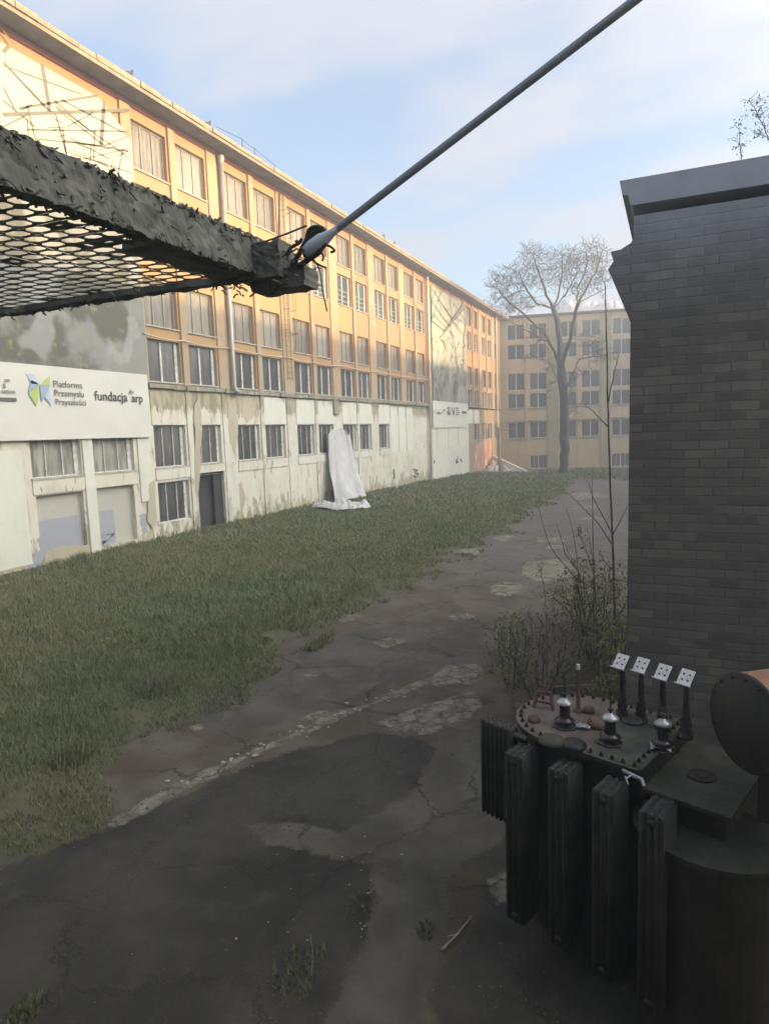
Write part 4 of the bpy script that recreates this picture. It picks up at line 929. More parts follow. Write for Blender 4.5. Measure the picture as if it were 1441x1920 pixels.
# ------------------------------------------------------------------ plank heap at the far corner
def plank(p0, p1, w, t_, lab, Y0_=78.5, Y1_=78.5, name='plank'):
    A, B = aty(*p0, Y0_), aty(*p1, Y1_); d = (B-A); ax = d/2; up = Vector((0, 0, 1)); sd_ = d.cross(up).normalized(); u2 = sd_.cross(d).normalized()
    o = MB().obox((A+B)/2, ax, sd_*t_*1.3, u2*w*1.25).build(name, M['wood_white']); tag(o, lab, 'plank', 'pale planks heaped in the far corner'); return o
plank((924, 858), (990, 889), .22, .1, 'longest pale plank leaning down to the right from the drainpipe', 80.5, 77)
plank((930, 874), (917, 886), .2, .1, 'short pale plank leaning left at the heap edge', 79, 78)
plank((932, 876), (929, 891), .2, .1, 'short steep pale plank under the long one', 79, 77.5)
plank((944, 876), (957, 890), .18, .1, 'thin pale plank leaning right, mid heap', 79, 77.5)
plank((947, 878), (968, 889), .14, .08, 'thin pale plank just below the long one', 79, 77.5)
plank((962, 886), (985, 888), .2, .12, 'pale plank lying flat at the heap foot', 78, 77.3)
plank((972, 890), (992, 887), .2, .12, 'short pale plank end at the right tip of the heap', 77.2, 77)
plank((958, 888), (966, 884), .4, .3, 'pale broken block in the middle of the heap foot', 77.3, 77.4)
plank((940, 888), (952, 880), .12, .08, 'thin dark edged plank crossing the heap', 77.6, 78)
# post beside the corner
o = MB(); P = aty(936, 890, 79); o.tube([(P.x, P.y, gz(79)-.2), (P.x, P.y, gz(79)+5.4)], 0.18, 8); o.tube([(P.x, P.y, gz(79)+5.0), (P.x+2.0, P.y-.2, gz(79)+5.1)], 0.06, 6)
oo = o.build('corner_post', M['band']); tag(oo, 'grey post with a thin side arm in the far corner behind the planks', 'post')
# ------------------------------------------------------------------ trees and shrubs
def colonize(roots, attractors, step, kill, infl, iters=120, seed=1, grav=0.0):
    """space colonisation: roots = list of (pos, parent). returns nodes, parents"""
    nodes = [np.array(r[0], float) for r in roots]; par = [r[1] for r in roots]
    A = np.array(attractors, float)
    N = np.array(nodes); near = np.full(len(A), -1); nd = np.full(len(A), 1e9)
    start = 0
    for it in range(iters):
        new = N[start:]
        for k0 in range(0, len(new), 400):
            D = ((A[:, None, :]-new[None, k0:k0+400])**2).sum(-1); j = D.argmin(1); dm = D[np.arange(len(A)), j]
            u = dm < nd; nd[u] = dm[u]; near[u] = start+k0+j[u]
        start = len(N)
        ok = (nd > kill*kill) & (nd < infl*infl)
        if not ok.any(): break
        acc = {}
        for a_, k in zip(A[ok], near[ok]):
            d = a_-N[k]; d /= np.linalg.norm(d)+1e-9; acc.setdefault(k, []).append(d)
        add = []; ap = []
        for k, ds in acc.items():
            d = np.mean(ds, 0)+rngt.normal(0, 0.12, 3); d[2] += grav; d /= np.linalg.norm(d)+1e-9
            add.append(N[k]+d*step); ap.append(k)
        if not add: break
        N = np.concatenate([N, np.array(add)]); par += ap
    return N, par
rngt = np.random.default_rng(5)
def limbs_mesh(N, par, tip, trunk_r, expo=2.3, n_seg=5, pw=1.0):
    n_ = len(N); ch = [[] for _ in range(n_)]
    for i, p in enumerate(par):
        if p >= 0: ch[p].append(i)
    R_ = np.zeros(n_)
    for i in reversed(range(n_)):
        R_[i] = tip if not ch[i] else (sum(R_[c]**expo for c in ch[i]))**(1/expo)
    R_ = tip+(trunk_r-tip)*((R_-tip)/max(R_.max()-tip, 1e-6))**pw
    mb = MB(); done = set()
    stack = [i for i in range(n_) if par[i] < 0]
    while stack:
        s = stack.pop(); chain = [s]; cur = s
        while ch[cur]:
            cs = sorted(ch[cur], key=lambda c: -R_[c]); stack += [('b', cur, c) for c in cs[1:]] if False else []
            for c in cs[1:]: pend.append((cur, c)) if False else branch.append((cur, c))
            cur = cs[0]; chain.append(cur)
        if len(chain) > 1: mb.tube([N[k] for k in chain], [R_[k] for k in chain], 9 if R_[chain[0]] > trunk_r*0.3 else n_seg, cap=False)
        while branch:
            p_, c_ = branch.pop()
            chain = [c_]; cur = c_
            while ch[cur]:
                cs = sorted(ch[cur], key=lambda c: -R_[c])
                for c in cs[1:]: branch.append((cur, c))
                cur = cs[0]; chain.append(cur)
            mb.tube([N[p_]]+[N[k] for k in chain], [R_[c_]]+[R_[k] for k in chain], 7 if R_[c_] > trunk_r*0.25 else (4 if R_[c_] > tip*2.2 else 3), cap=False)
    return mb, R_, ch
branch = []; pend = []
def big_tree():
    Y = 70; T = empty('bare_tree', tuple(ong(1056, 888))); tag(T, 'large leafless tree with wide fine crown before the far wing', 'tree')
    base = aty(1056, 888, Y); g0 = gz(Y)
    def P(x, y, dy=0): p = aty(x, y, Y+dy); return (p.x, p.y, p.z)
    roots = []
    def chain(pts, parent):
        last = parent
        for i, p in enumerate(pts):
            p = np.array(p)
            if last >= 0:
                q = roots[last][0]; n_ = max(1, int(np.linalg.norm(p-q)/0.7))
                for k in range(1, n_+1):
                    w = q+(p-q)*k/n_; 
                    if k < n_: w = w+rngt.normal(0, 0.06, 3)
                    roots.append((w, last)); last = len(roots)-1
            else: roots.append((p, -1)); last = len(roots)-1
        return last
    b = P(1056, 890); c0 = chain([(b[0], b[1], g0-0.4), P(1058, 800), P(1056, 740)], -1)
    c1 = chain([P(1052, 695)], c0)
    zz_ = lambda x, y: (760+x/3.275, 440+y/3.275)
    la = chain([P(*zz_(915, 720), -1), P(*zz_(880, 660), -2)], c1); lb = chain([P(*zz_(850, 590), -3), P(*zz_(740, 500), -4), P(*zz_(640, 420), -5), P(*zz_(560, 320), -5)], la)
    lc = chain([P(*zz_(830, 640), 3), P(*zz_(700, 560), 5), P(*zz_(600, 500), 6)], la)
    ca = chain([P(*zz_(945, 640), 1), P(*zz_(930, 530), 1), P(*zz_(905, 450), 2)], c1)
    chain([P(*zz_(860, 370), 1), P(*zz_(820, 240), 1), P(*zz_(780, 120), 0)], ca); chain([P(*zz_(940, 360), 4), P(*zz_(960, 240), 5), P(*zz_(960, 130), 5)], ca)
    chain([P(*zz_(975, 380), -2), P(*zz_(1040, 260), -3)], ca)
    chain([P(*zz_(800, 420), -2), P(*zz_(720, 300), -3), P(*zz_(690, 220), -3)], ca)
    ra = chain([P(*zz_(1000, 680), -1), P(*zz_(1035, 520), -2), P(*zz_(1060, 420), -3)], c1)
    chain([P(*zz_(1120, 310), -2), P(*zz_(1180, 190), -1), P(*zz_(1210, 90), -1)], ra); chain([P(*zz_(1050, 330), -5), P(*zz_(1100, 230), -6), P(*zz_(1110, 110), -6)], ra)
    chain([P(*zz_(1130, 380), 0), P(*zz_(1230, 330), 2)], ra)
    n_main = len(roots)
    i0 = c0
    l2 = chain([P(*zz_(880, 775), -2), P(*zz_(800, 758), -4), P(*zz_(725, 756), -5)], c0)
    r2 = chain([P(*zz_(1060, 765), -2), P(*zz_(1200, 745), -3), P(*zz_(1290, 720), -4)], c0)
    r3 = chain([P(*zz_(1030, 850), -1), P(*zz_(1085, 862), -1)], c0)
    # attractors: clumps of crown
    A = []
    cl_ = [(620, 300, 110, 110, -4, 300), (600, 420, 95, 80, -2, 150), (780, 130, 90, 85, 0, 300), (700, 260, 100, 90, -3, 260), (950, 180, 110, 110, 4, 420), (850, 260, 110, 100, 2, 240), (1150, 150, 105, 120, -3, 420), (1190, 270, 75, 85, 0, 240), (1050, 300, 95, 90, -3, 260), (560, 300, 75, 60, -4, 110), (700, 420, 90, 60, 3, 130), (1040, 160, 70, 80, -4, 140)]
    for cx, cy_, rx, ry, dy, n_ in cl_:
        for _ in range(int(n_*1.6)):
            u = rngt.normal(0, 1, 3); u /= np.linalg.norm(u); u *= 1.08*rngt.random()**0.4
            x, y = zz_(cx+u[0]*rx, cy_+u[1]*ry); A.append(P(x, y, dy+u[2]*4.2))
    for cx, cy_, rx, ry, dy, n_ in [(760, 750, 70, 35, -4, 40), (1200, 740, 110, 50, -3, 90), (820, 640, 80, 60, -2, 60), (1070, 850, 50, 35, -1, 25), (900, 830, 60, 40, -1, 25), (1150, 640, 100, 60, 2, 60), (1060, 1060, 60, 60, -2, 25), (880, 930, 40, 60, 2, 15)]:
        for _ in range(n_):
            x, y = zz_(cx+rngt.normal()*rx*.5, cy_+rngt.normal()*ry*.5); A.append(P(x, y, dy+rngt.normal()*1.5))
    N, par = colonize(roots, A, 0.38, 0.45, 5.0, 80)
    # fine twigs at the ends
    N = list(N); par = list(par); has = set(par); tips = [i for i in range(n_main, len(N)) if i not in has or rngt.random() < 0.30]
    for i in tips:
        pd = N[i]-N[par[i]] if par[i] >= 0 else np.array([0, 0, 1.]); pd = pd/(np.linalg.norm(pd)+1e-9)
        for _ in range(2):
            d = pd+rngt.normal(0, 0.6, 3); d[2] += 0.25; d /= np.linalg.norm(d); l = i
            for k in range(2):
                N.append(N[l]+d*rngt.uniform(0.22, 0.4)); par.append(l); l = len(N)-1; d = d+rngt.normal(0, 0.25, 3); d /= np.linalg.norm(d)
    N = np.array(N)
    mb, R_, ch = limbs_mesh(N, par, 0.015, 0.46, 1.9, 4, 1.35)
    off = np.array(T.location)
    mb.v = [tuple(np.array(v)-off) for v in mb.v]
    # split: trunk below the first fork, crown above
    fz = P(1056, 742)[2]-off[2]
    tr, crw = MB(), MB()
    tr.v = list(mb.v); crw.v = list(mb.v)
    for f in mb.f:
        cx = sum(mb.v[i][0] for i in f)/len(f); cz = sum(mb.v[i][2] for i in f)/len(f)
        (tr if cz < fz and abs(cx) < 0.95 else crw).f.append(f)
    def strip_(m_):
        used = sorted({i for f in m_.f for i in f}); mp2 = {u: k for k, u in enumerate(used)}; m_.v = [m_.v[u] for u in used]; m_.f = [tuple(mp2[i] for i in f) for f in m_.f]; return m_
    strip_(tr).build('trunk', M['bark'], T, True, fixn=False); strip_(crw).build('crown', M['bark'], T, True, fixn=False)
    print('tree nodes', len(N))
big_tree()
def leaf_mat(name, c1, c2):
    t = NT(name); return t.fin(t.mix(t.ramp(t.noise(9, 3, 0.6), 0.4, 0.62), c1, c2), 0.7, spec=0.3)
M['leaf'] = leaf_mat('young_leaves', (0.20, 0.23, 0.06), (0.30, 0.32, 0.11))
M['leaf2'] = leaf_mat('grey_leaves', (0.12, 0.13, 0.075), (0.19, 0.195, 0.12))
def add_leaves(mb, pts, size, n_, spread):
    for p in pts:
        for _ in range(n_):
            c = Vector(p)+Vector(rngt.normal(0, spread, 3)); d = Vector(rngt.normal(0, 1, 3)).normalized(); s = d.orthogonal().normalized(); L = size*random.uniform(.6, 1.3)
            mb.add([c, c+d*L*.5+s*L*.28, c+d*L, c+d*L*.5-s*L*.28], [(0, 1, 2, 3)])
def shrub(base, cx, r, n_att, lab, tip=0.0022, trunk=0.016, stems=6, leaf=None, ln=2, lsize=0.035, name='shrub', group=None, step=0.07, lfrac=0.5):
    e = empty(name, base); tag(e, lab, 'shrub', group)
    A = []
    for _ in range(n_att):
        u = rngt.normal(0, 1, 3); u /= np.linalg.norm(u); u *= rngt.random()**0.4; A.append((cx[0]+u[0]*r[0], cx[1]+u[1]*r[1], max(0.08, cx[2]+u[2]*r[2])))
    roots = []
    for k in range(stems):
        a = 2*math.pi*k/stems; p = np.array([0.08*math.cos(a), 0.08*math.sin(a), -0.05]); roots.append((p, -1)); last = len(roots)-1
        tgt = np.array([cx[0]+0.5*r[0]*math.cos(a), cx[1]+0.5*r[1]*math.sin(a), cx[2]*0.8])
        n_ = int(np.linalg.norm(tgt-p)/step)
        for q in range(1, n_): roots.append((p+(tgt-p)*q/n_+rngt.normal(0, 0.012, 3), last)); last = len(roots)-1
    N, par = colonize(roots, A, step, step*1.2, 0.9, 60)
    mb, R_, ch = limbs_mesh(N, par, tip, trunk, 2.4, 4); mb.build('stems', M['twig'], e, True, fixn=False)
    if leaf:
        tips = [N[i] for i in range(len(N)) if (not ch[i] or rngt.random() < 0.3) and N[i][2] > 0.2 and rngt.random() < lfrac]
        lb = MB(); add_leaves(lb, tips, lsize, ln, 0.035); lb.build('foliage', M[leaf], e, fixn=False)
    return e
def gb(x, y): P = ong(x, y); return (P.x, P.y, groundz(P.x, P.y))
b0 = gb(1010, 1320); shrub(b0, (0.0, 0.1, 0.85), (0.95, 0.8, 0.75), 900, 'broad twiggy grey shrub with sparse leaves behind the transformer', leaf='leaf2', ln=2, stems=8, lsize=0.042, lfrac=1)
b1 = (-2.45, 10.7, 0); shrub(b1, (0.0, 0, 0.7), (0.45, 0.5, 0.65), 300, 'low yellow green leafy shrub at the left edge of the thicket beside the road', leaf='leaf', ln=4, lsize=0.05, lfrac=1)
b2 = (-1.35, 12.6, 0); shrub(b2, (0.05, 0, 1.1), (0.9, 0.7, 0.9), 560, 'fresh green leafy shrub in the middle of the thicket beside the brick building', leaf='leaf', ln=4, lsize=0.055, lfrac=1)
b3 = (-0.75, 10.2, 0); shrub(b3, (0, 0, 0.8), (0.38, 0.5, 0.75), 340, 'yellow green shrub hugging the brick building corner', leaf='leaf', ln=4, lsize=0.055, lfrac=1)
b4 = (-1.7, 14.5, 0); shrub(b4, (0, 0, 0.7), (0.7, 0.6, 0.6), 260, 'small green shrub at the back of the thicket beside the road', leaf='leaf', ln=4, lsize=0.06, lfrac=1)
def sapling(lines, Y, lab, r0, leafy=False, name='sapling', base_z=None, cat='sapling', grp='bare saplings beside the brick building', rt=0.3):
    P = aty(*lines[0][0], Y); bz = groundz(P.x, P.y) if base_z is None else base_z
    e = empty(name, (P.x, P.y, bz)); tag(e, lab, cat, grp); mb = MB(); lp = []
    for li, ln_ in enumerate(lines):
        pts = [aty(*q, Y + (0 if li == 0 else 0.05*li*k))-Vector((P.x, P.y, bz)) for k, q in enumerate(ln_)]
        if li == 0: pts[0] = Vector((0, 0, -0.05))
        Q = []
        for i in range(len(pts)-1):
            for k in range(4): Q.append(pts[i].lerp(pts[i+1], k/4)+Vector((random.uniform(-.006, .006), 0, 0)))
        Q.append(pts[-1]); ra = r0 if li == 0 else r0*0.5
        mb.tube(Q, [ra*(1-(1-rt)*i/(len(Q)-1)) for i in range(len(Q))], 6)
        lp += Q[len(Q)//3:]
        if leafy:
            for q in Q[len(Q)//3:]:
                d = Vector((random.uniform(-1, 1), random.uniform(-.5, .5), random.uniform(.2, .8)))*0.08; mb.tube([q, q+d], 0.0025, 3); lp.append(q+d)
    mb.build('stem', M['twig'], e, True)
    if leafy:
        lb = MB(); add_leaves(lb, lp, leafy, 3, leafy*0.8); lb.build('foliage', M['leaf2'], e, fixn=False)
    return e
sapling([[(1152, 1235), (1150, 1100), (1147, 1010), (1143, 900), (1138, 740), (1136, 620), (1133, 530)], [(1146, 1020), (1120, 980), (1090, 950), (1063, 922)], [(1147, 1000), (1125, 960), (1110, 930), (1100, 900)], [(1147, 1005), (1165, 970), (1178, 945)], [(1139, 800), (1110, 770), (1095, 760)], [(1138, 760), (1150, 700), (1160, 660)]],
        12.4, 'tallest bare sapling left of the brick building, forking low down', 0.025, rt=0.35)
sapling([[(1113, 1180), (1112, 1080), (1110, 960), (1108, 880)], [(1111, 1060), (1104, 1010), (1098, 980)]], 12.0, 'thin straight bare sapling just left of the tallest one', 0.014)
sapling([[(1110, 1150), (1080, 1085), (1040, 1040), (1025, 1010), (1015, 975), (1008, 950)]], 12.8, 'thin sapling arching farthest to the left', 0.012)
sapling([[(1105, 1130), (1085, 1075), (1060, 1040), (1048, 1000), (1042, 980)], [(1085, 1075), (1062, 1030), (1052, 1000)]], 12.6, 'thin forked sapling leaning left, second from the left', 0.012)
sapling([[(1090, 1110), (1084, 1075), (1078, 1025), (1070, 985), (1060, 950)]], 13.2, 'thin bent bare stem between the leaning saplings', 0.010)
sapling([[(1122, 1150), (1115, 1085), (1100, 1040), (1090, 1010), (1083, 990)]], 11.6, 'leafy budding stem in the middle of the saplings', 0.010, 0.045)
sapling([[(1025, 1200), (1022, 1120), (1016, 1085), (1010, 1060)]], 11.4, 'short leafy budding stem at the left of the shrubs', 0.009, 0.035)
# weeds on the brick parapet
ztc = fp_(1405, 302)[1]
sapling([[(1388, 308), (1387, 290), (1386, 262), (1384, 236)]], YB+0.3, 'small upright weed with tufted leaves on the brick parapet', 0.006, 0.03, 'parapet_weed', ztc-0.02, 'weed', 'weeds on the brick parapet')
sapling([[(1470, 305), (1445, 270), (1425, 225), (1412, 200), (1402, 188)], [(1432, 240), (1430, 215), (1425, 200)], [(1440, 262), (1432, 255), (1422, 250)]], YB+0.3, 'taller weed leaning in at the right edge above the brick parapet', 0.006, 0.03, 'parapet_weed', ztc-0.02, 'weed', 'weeds on the brick parapet')
# ------------------------------------------------------------------ transformer
LZ = ZC-2.5
def lid(x, y, z=LZ): P = atz(x, y, z); return Vector((P.x, P.y, z))
C1 = lid(1195, 1445); Lf = lid(972, 1372)
u = (C1-Lf); u.z = 0; u.normalize(); w = Vector((-u.y, u.x, 0))
TF = empty('transformer', (C1.x, C1.y, 0)); TF.rotation_euler = (0, 0, math.atan2(u.y, u.x)); tag(TF, 'big dark old electrical transformer with bolted lid, bushings and radiators at lower right', 'transformer')
inv = TF.matrix_basis.inverted() if False else (Matrix.Translation((C1.x, C1.y, 0)) @ Matrix.Rotation(math.atan2(u.y, u.x), 4, 'Z')).inverted()
def loc(x, y, z=LZ): return inv @ lid(x, y, z)
bp = loc(1330, 1362); DW = bp.y; LW = -(loc(960, 1332).x)
R0 = DW*0.5
print('lid dims', DW, LW)
def stadium(inset=0.0, xr=0.0):
    pts = [(xr-inset, inset), (xr-inset, DW-inset)]
    cx_ = -LW+R0
    for k in range(17):
        a = math.pi/2+math.pi*k/16; pts.append((cx_+(R0-inset)*math.cos(a), R0+(R0-inset)*math.sin(a)))
    return pts
MB().prism(stadium(0), LZ-0.022, LZ, 'z').build('lid', M['rustlid'], TF, bevel=0.004)
MB().prism(stadium(0.004), LZ-0.05, LZ-0.026, 'z').build('tank_flange', M['tank2'], TF)
MB().prism(stadium(0.09, -0.02), 0.15, LZ-0.051, 'z').build('tank', M['tank'], TF)
# bolts round the rim
per = stadium(0.045); PP = []
for i in range(len(per)):
    a_, b_ = Vector((*per[i], 0)), Vector((*per[(i+1) % len(per)], 0)); L = (b_-a_).length
    n_ = max(1, round(L/0.085))
    for k in range(n_): PP.append(a_.lerp(b_, k/n_))
q = None
for p in PP:
    if p.y > DW-0.02: pass
    if q is None: q = MB().lathe((0, 0, 0), [(0.019, 0), (0.019, 0.006), (0.014, 0.006), (0.014, 0.022), (0.008, 0.022), (0.008, 0.032)], 6).build('bolt', M['tank'], TF); o = q
    else: o = q.copy(); COL.objects.link(o)
    o.location = (p.x, p.y, LZ)
# high voltage bushings
def hv(px, py, scale=1.0, rodh=0.1):
    p = loc(px, py); k = scale
    b = MB().lathe((p.x, p.y, LZ+0.0), [(0.085*k, 0), (0.085*k, 0.018), (0.06*k, 0.03), (0.078*k, 0.045), (0.082*k, 0.06), (0.055*k, 0.075), (0.043*k, 0.085), (0.047*k, 0.10), (0.041*k, 0.115), (0.046*k, 0.13), (0.040*k, 0.15), (0.044*k, 0.17), (0.038*k, 0.19), (0.04*k, 0.2)], 24).build('bushing', M['porcelain'], TF, True)
    MB().lathe((p.x, p.y, LZ+0.2), [(0.066*k, 0.0), (0.068*k, 0.008), (0.045*k, 0.03), (0.02*k, 0.04), (0.018*k, 0.05)], 20).build('cap', M['alu'], b, True)
    MB().lathe((p.x, p.y, LZ+0.25), [(0.012, 0), (0.012, 0.02), (0.02, 0.022), (0.02, 0.04), (0.008, 0.045), (0.007, 0.06+rodh)], 10).build('terminal', M['dark_steel'], b)
    MB().lathe((p.x, p.y, LZ+0.001), [(0.105*k, 0), (0.105*k, 0.012), (0.1*k, 0.014)], 6).build('clamp_ring', M['tank2'], b)
hv(1058, 1362, 1.0, 0.12); hv(1143, 1393, 1.0, 0.04); hv(1241, 1405, 0.95, 0.03)
# low voltage bushings with white flag plates
for (px, py), (fx, fy) in (((1165, 1345), (1163, 1240)), ((1200, 1352), (1201, 1247)), ((1240, 1366), (1242, 1260)), ((1284, 1383), (1285, 1270))):
    p = loc(px, py); top = inv @ aty(fx, fy, lid(px, py).y)
    h = top.z-LZ
    b = MB().lathe((p.x, p.y, LZ), [(0.06, 0), (0.06, 0.02), (0.042, 0.03), (0.05, 0.06), (0.034, 0.08), (0.045, 0.11), (0.03, 0.13), (0.04, 0.16), (0.027, 0.18), (0.024, h*0.6), (0.018, h-0.05), (0.018, h-0.03)], 16).build('bushing', M['porcelain'], TF, True)
    # tilted plate with four holes, facing the viewer and the sky
    n_ = Vector((-0.15, -0.75, 0.66)); n_.normalize(); rt_ = Vector((0, 0, 1)).cross(n_)*-1; rt_.normalize(); up_ = n_.cross(rt_)
    if up_.z < 0: up_ = -up_
    hw, hh = 0.056, 0.066; c_ = top; t2 = 0.006
    m_ = MB(); hs = 0.0085; cs = (-0.024, 0.024); gs = [-hw, cs[0]-hs, cs[0]+hs, cs[1]-hs, cs[1]+hs, hw]; gv = [-hh, cs[0]-hs, cs[0]+hs, cs[1]-hs, cs[1]+hs, hh]
    for i in range(5):
        for j in range(5):
            if i in (1, 3) and j in (1, 3): continue
            cc = c_+rt_*(gs[i]+gs[i+1])/2+up_*(gv[j]+gv[j+1])/2; m_.obox(cc, rt_*(gs[i+1]-gs[i])/2, up_*(gv[j+1]-gv[j])/2, n_*t2/2)
    m_.obox(c_-up_*(hh+0.004)+n_*0.008, rt_*(hw+0.008), up_*0.0035, n_*0.011)
    fl = m_.build('terminal_flag', M['flag'], b, fixn=False)
    MB().obox(c_-n_*0.022, rt_*hw*0.8, up_*hh*0.85, n_*0.014).build('terminal_block', M['porcelain'], fl)
    MB().tube([c_-n_*0.03, (p.x, p.y, LZ+h-0.06)], 0.022, 8).build('terminal_stem', M['porcelain'], b)
# thermometer pipe, lifting bracket, wires
p = loc(1083, 1334); ph = (inv @ aty(1083, 1246, lid(1083, 1334).y)).z-LZ
o = MB().lathe((p.x, p.y, LZ), [(0.045, 0), (0.045, 0.012), (0.024, 0.02), (0.019, 0.05), (0.017, ph-0.05), (0.017, ph-0.045)], 12).build('pipe_post', M['rust'], TF, True)
MB().lathe((p.x, p.y, LZ+ph-0.05), [(0.016, 0), (0.016, 0.05), (0.012, 0.052)], 10).build('white_tip', M['flag'], o)
p = loc(1018, 1328)
MB().tube([(p.x-0.08, p.y-0.03, LZ), (p.x-0.055, p.y, LZ+0.14), (p.x+0.055, p.y+0.03, LZ+0.15), (p.x+0.085, p.y+0.02, LZ)], 0.017, 6).tube([(p.x-.07, p.y, LZ+.05), (p.x+.07, p.y+.03, LZ+.05)], 0.012, 6).build('lifting_lug', M['rust'], TF)
p = loc(1010, 1306); p2 = loc(1110, 1300)
MB().tube([(p.x, p.y, LZ+0.1), ((p.x+p2.x)/2, p.y+.03, LZ+0.13), (p2.x, p2.y, LZ+0.09)], 0.007, 6).build('conduit', M['rust'], TF, True)
for (px, py, r_, h_, mt) in ((1103, 1335, .05, .05, 'rust'), (1120, 1362, .085, .06, 'rust'), (1192, 1350, .075, .05, 'tank'), (1035, 1392, .11, .035, 'moss_lid'), (1075, 1400, .10, .04, 'tank'), (1000, 1352, .05, .04, 'rust'), (1187, 1352, .1, .03, 'tank2')):
    p = loc(px, py); n_ = 14
    m_ = MB().lathe((p.x, p.y, LZ), [(r_, 0), (r_*1.0, h_*.5), (r_*.8, h_), (r_*.3, h_*1.15)], n_); m_.v = [(a_+0.02*mnoise.noise((a_*9, b_*9, c_*9)), b_+0.02*mnoise.noise((b_*9, a_*9, 3)), c_) for a_, b_, c_ in m_.v]
    m_.build('fitting', M[mt], TF, True)
def rag(px, py, r_, lab, zz__=LZ+0.012):
    m_ = MB(); P = lid(px, py); n_ = 14; v = []
    for j in range(n_+1):
        for i in range(n_+1):
            x, y = (i/n_-.5)*2*r_, (j/n_-.5)*2*r_*0.7; v.append((P.x+x+0.01*mnoise.noise((x*30, y*30, px)), P.y+y, zz__+0.03*abs(mnoise.noise((x*28, y*28, px)))+0.015*(1-(i/n_-.5)**2*4)))
    m_.add(v, [(j*(n_+1)+i, j*(n_+1)+i+1, (j+1)*(n_+1)+i+1, (j+1)*(n_+1)+i) for j in range(n_) for i in range(n_)])
    o = m_.build('crumpled_foil', M['alu'], None, True); tag(o, lab, 'foil', 'crumpled foil scraps on the transformer lid')
rag(1092, 1366, 0.055, 'crumpled silvery foil scrap between the first two bushings'); rag(1238, 1407, 0.075, 'crumpled silvery foil scrap at the foot of the third bushing', LZ+0.02)
rag(1046, 1352, 0.03, 'small silvery scrap beside the first bushing')
# second, lower deck to the right with its collar
zl = LZ-0.13
a_ = loc(1200, 1447, zl); 
MB().box(0.03, 0.62, 0.02, DW-0.05, zl-0.03, zl).build('lower_deck', M['moss_lid'], TF, bevel=0.004)
MB().box(0.05, 0.58, 0.05, DW-0.1, 0.2, zl-0.031).build('side_tank', M['tank'], TF)
MB().box(0.002, 0.028, 0.0, DW, zl-0.06, LZ+0.012).build('rim_bar', M['tank2'], TF)
MB().lathe((0.30, DW*0.42, zl), [(0.1, 0), (0.1, 0.015), (0.06, 0.02), (0.06, 0.03)], 16).build('cover_plate', M['tank'], TF)
MB().tube([(-0.1, -0.03, LZ-0.02), (0.05, -0.05, LZ-0.03), (0.09, -0.1, LZ-0.05)], 0.014, 8).tube([(-0.02, -0.04, LZ-.02), (-0.05, -0.1, LZ-.04)], 0.008, 6).tube([(-.06, -.08, LZ-.03), (-.02, -.12, LZ-.06)], 0.006, 5).build('valve', M['alu'], TF)
MB().prism([(0.45+0.5*math.cos(2*math.pi*k/32), 0.10+0.42*math.sin(2*math.pi*k/32)) for k in range(32)], zl-0.24, zl-0.2, 'z').build('round_flange', M['tank2'], TF)
MB().prism([(0.45+0.44*math.cos(2*math.pi*k/32), 0.10+0.36*math.sin(2*math.pi*k/32)) for k in range(32)], 0.1, zl-0.241, 'z').build('round_tank', M['tank'], TF)
# conservator drum
cc = inv @ (CAMP + pray(1396, 1356)*5.0*1.0)
axd = (inv.to_3x3() @ Vector((0.80, 0.60, 0.0))).normalized()
dm = MB().lathe(cc, [(0.02, -0.05), (0.15, -0.042), (0.27, -0.015), (0.305, 0.0), (0.32, 0.0), (0.32, 0.02), (0.31, 0.022), (0.31, 1.3), (0.29, 1.33)], 48, axd).build('conservator_drum', M['tank'], TF, True)
st = MB()
aa = Vector((0, 0, 1)); bb_ = axd.cross(aa).normalized(); v = []
for i in range(13):
    for j in range(2):
        a2 = math.radians(-52+104*i/12); v.append(cc+axd*(0.024+1.27*j)+(aa*math.cos(a2)+bb_*math.sin(a2))*0.3125)
st.add(v, [(2*i, 2*i+1, 2*i+3, 2*i+2) for i in range(12)])
M['rust_top'] = simple('rusted_drum_top', (0.20, 0.11, 0.06), (0.30, 0.18, 0.11), 5, 0.8)
st.build('rusted_top', M['rust_top'], dm, True)
for k_2 in range(16):
    a3 = 2*math.pi*k_2/16; q_ = cc-axd*0.004+(aa*math.cos(a3)+bb_*math.sin(a3))*0.287
    MB().lathe(q_, [(0.011, -0.016), (0.011, 0.0)], 6, axd).build('bolt', M['tank2'], dm)
for k in (0.2, 1.0):
    q_ = cc+axd*k; MB().box(q_.x-.05, q_.x+.05, q_.y-.05, q_.y+.05, zl, q_.z-0.29).build('drum_support', M['tank'], TF)
# radiator banks
def fin_bank(cx, cy_, dirx, diry, nfin, w_, zt_, zb_, pitch=0.052, head=True, name='radiator', lab=None):
    e = empty(name, (cx, cy_, 0)); e.parent = TF
    if lab: e['label'] = lab
    d = Vector((dirx, diry, 0)).normalized(); s = Vector((-d.y, d.x, 0)); f0 = None
    me = MB()
    me.obox((0, 0, (zt_+zb_)/2), s*w_/2, d*0.009, Vector((0, 0, (zt_-zb_)/2)))
    n_ = 3
    for k in range(n_):
        off = s*((k-(n_-1)/2)*w_/n_); me.tube([off+Vector((0, 0, zb_+0.01)), off+Vector((0, 0, zt_-0.012)), off+Vector((0, 0, zt_+0.012))], [0.024, 0.024, 0.012], 8)
    base = None
    for k in range(nfin):
        if base is None: base = me.build('fin', M['tank2'], e, True); o = base
        else: o = base.copy(); COL.objects.link(o)
        o.location = tuple(d*(k*pitch+0.04))
    for z in (zt_-0.06, zb_+0.06): MB().tube([Vector((0, 0, z))-d*0.1, d*(nfin*pitch+0.03)+Vector((0, 0, z))], 0.03, 10).build('header', M['tank'], e, True)
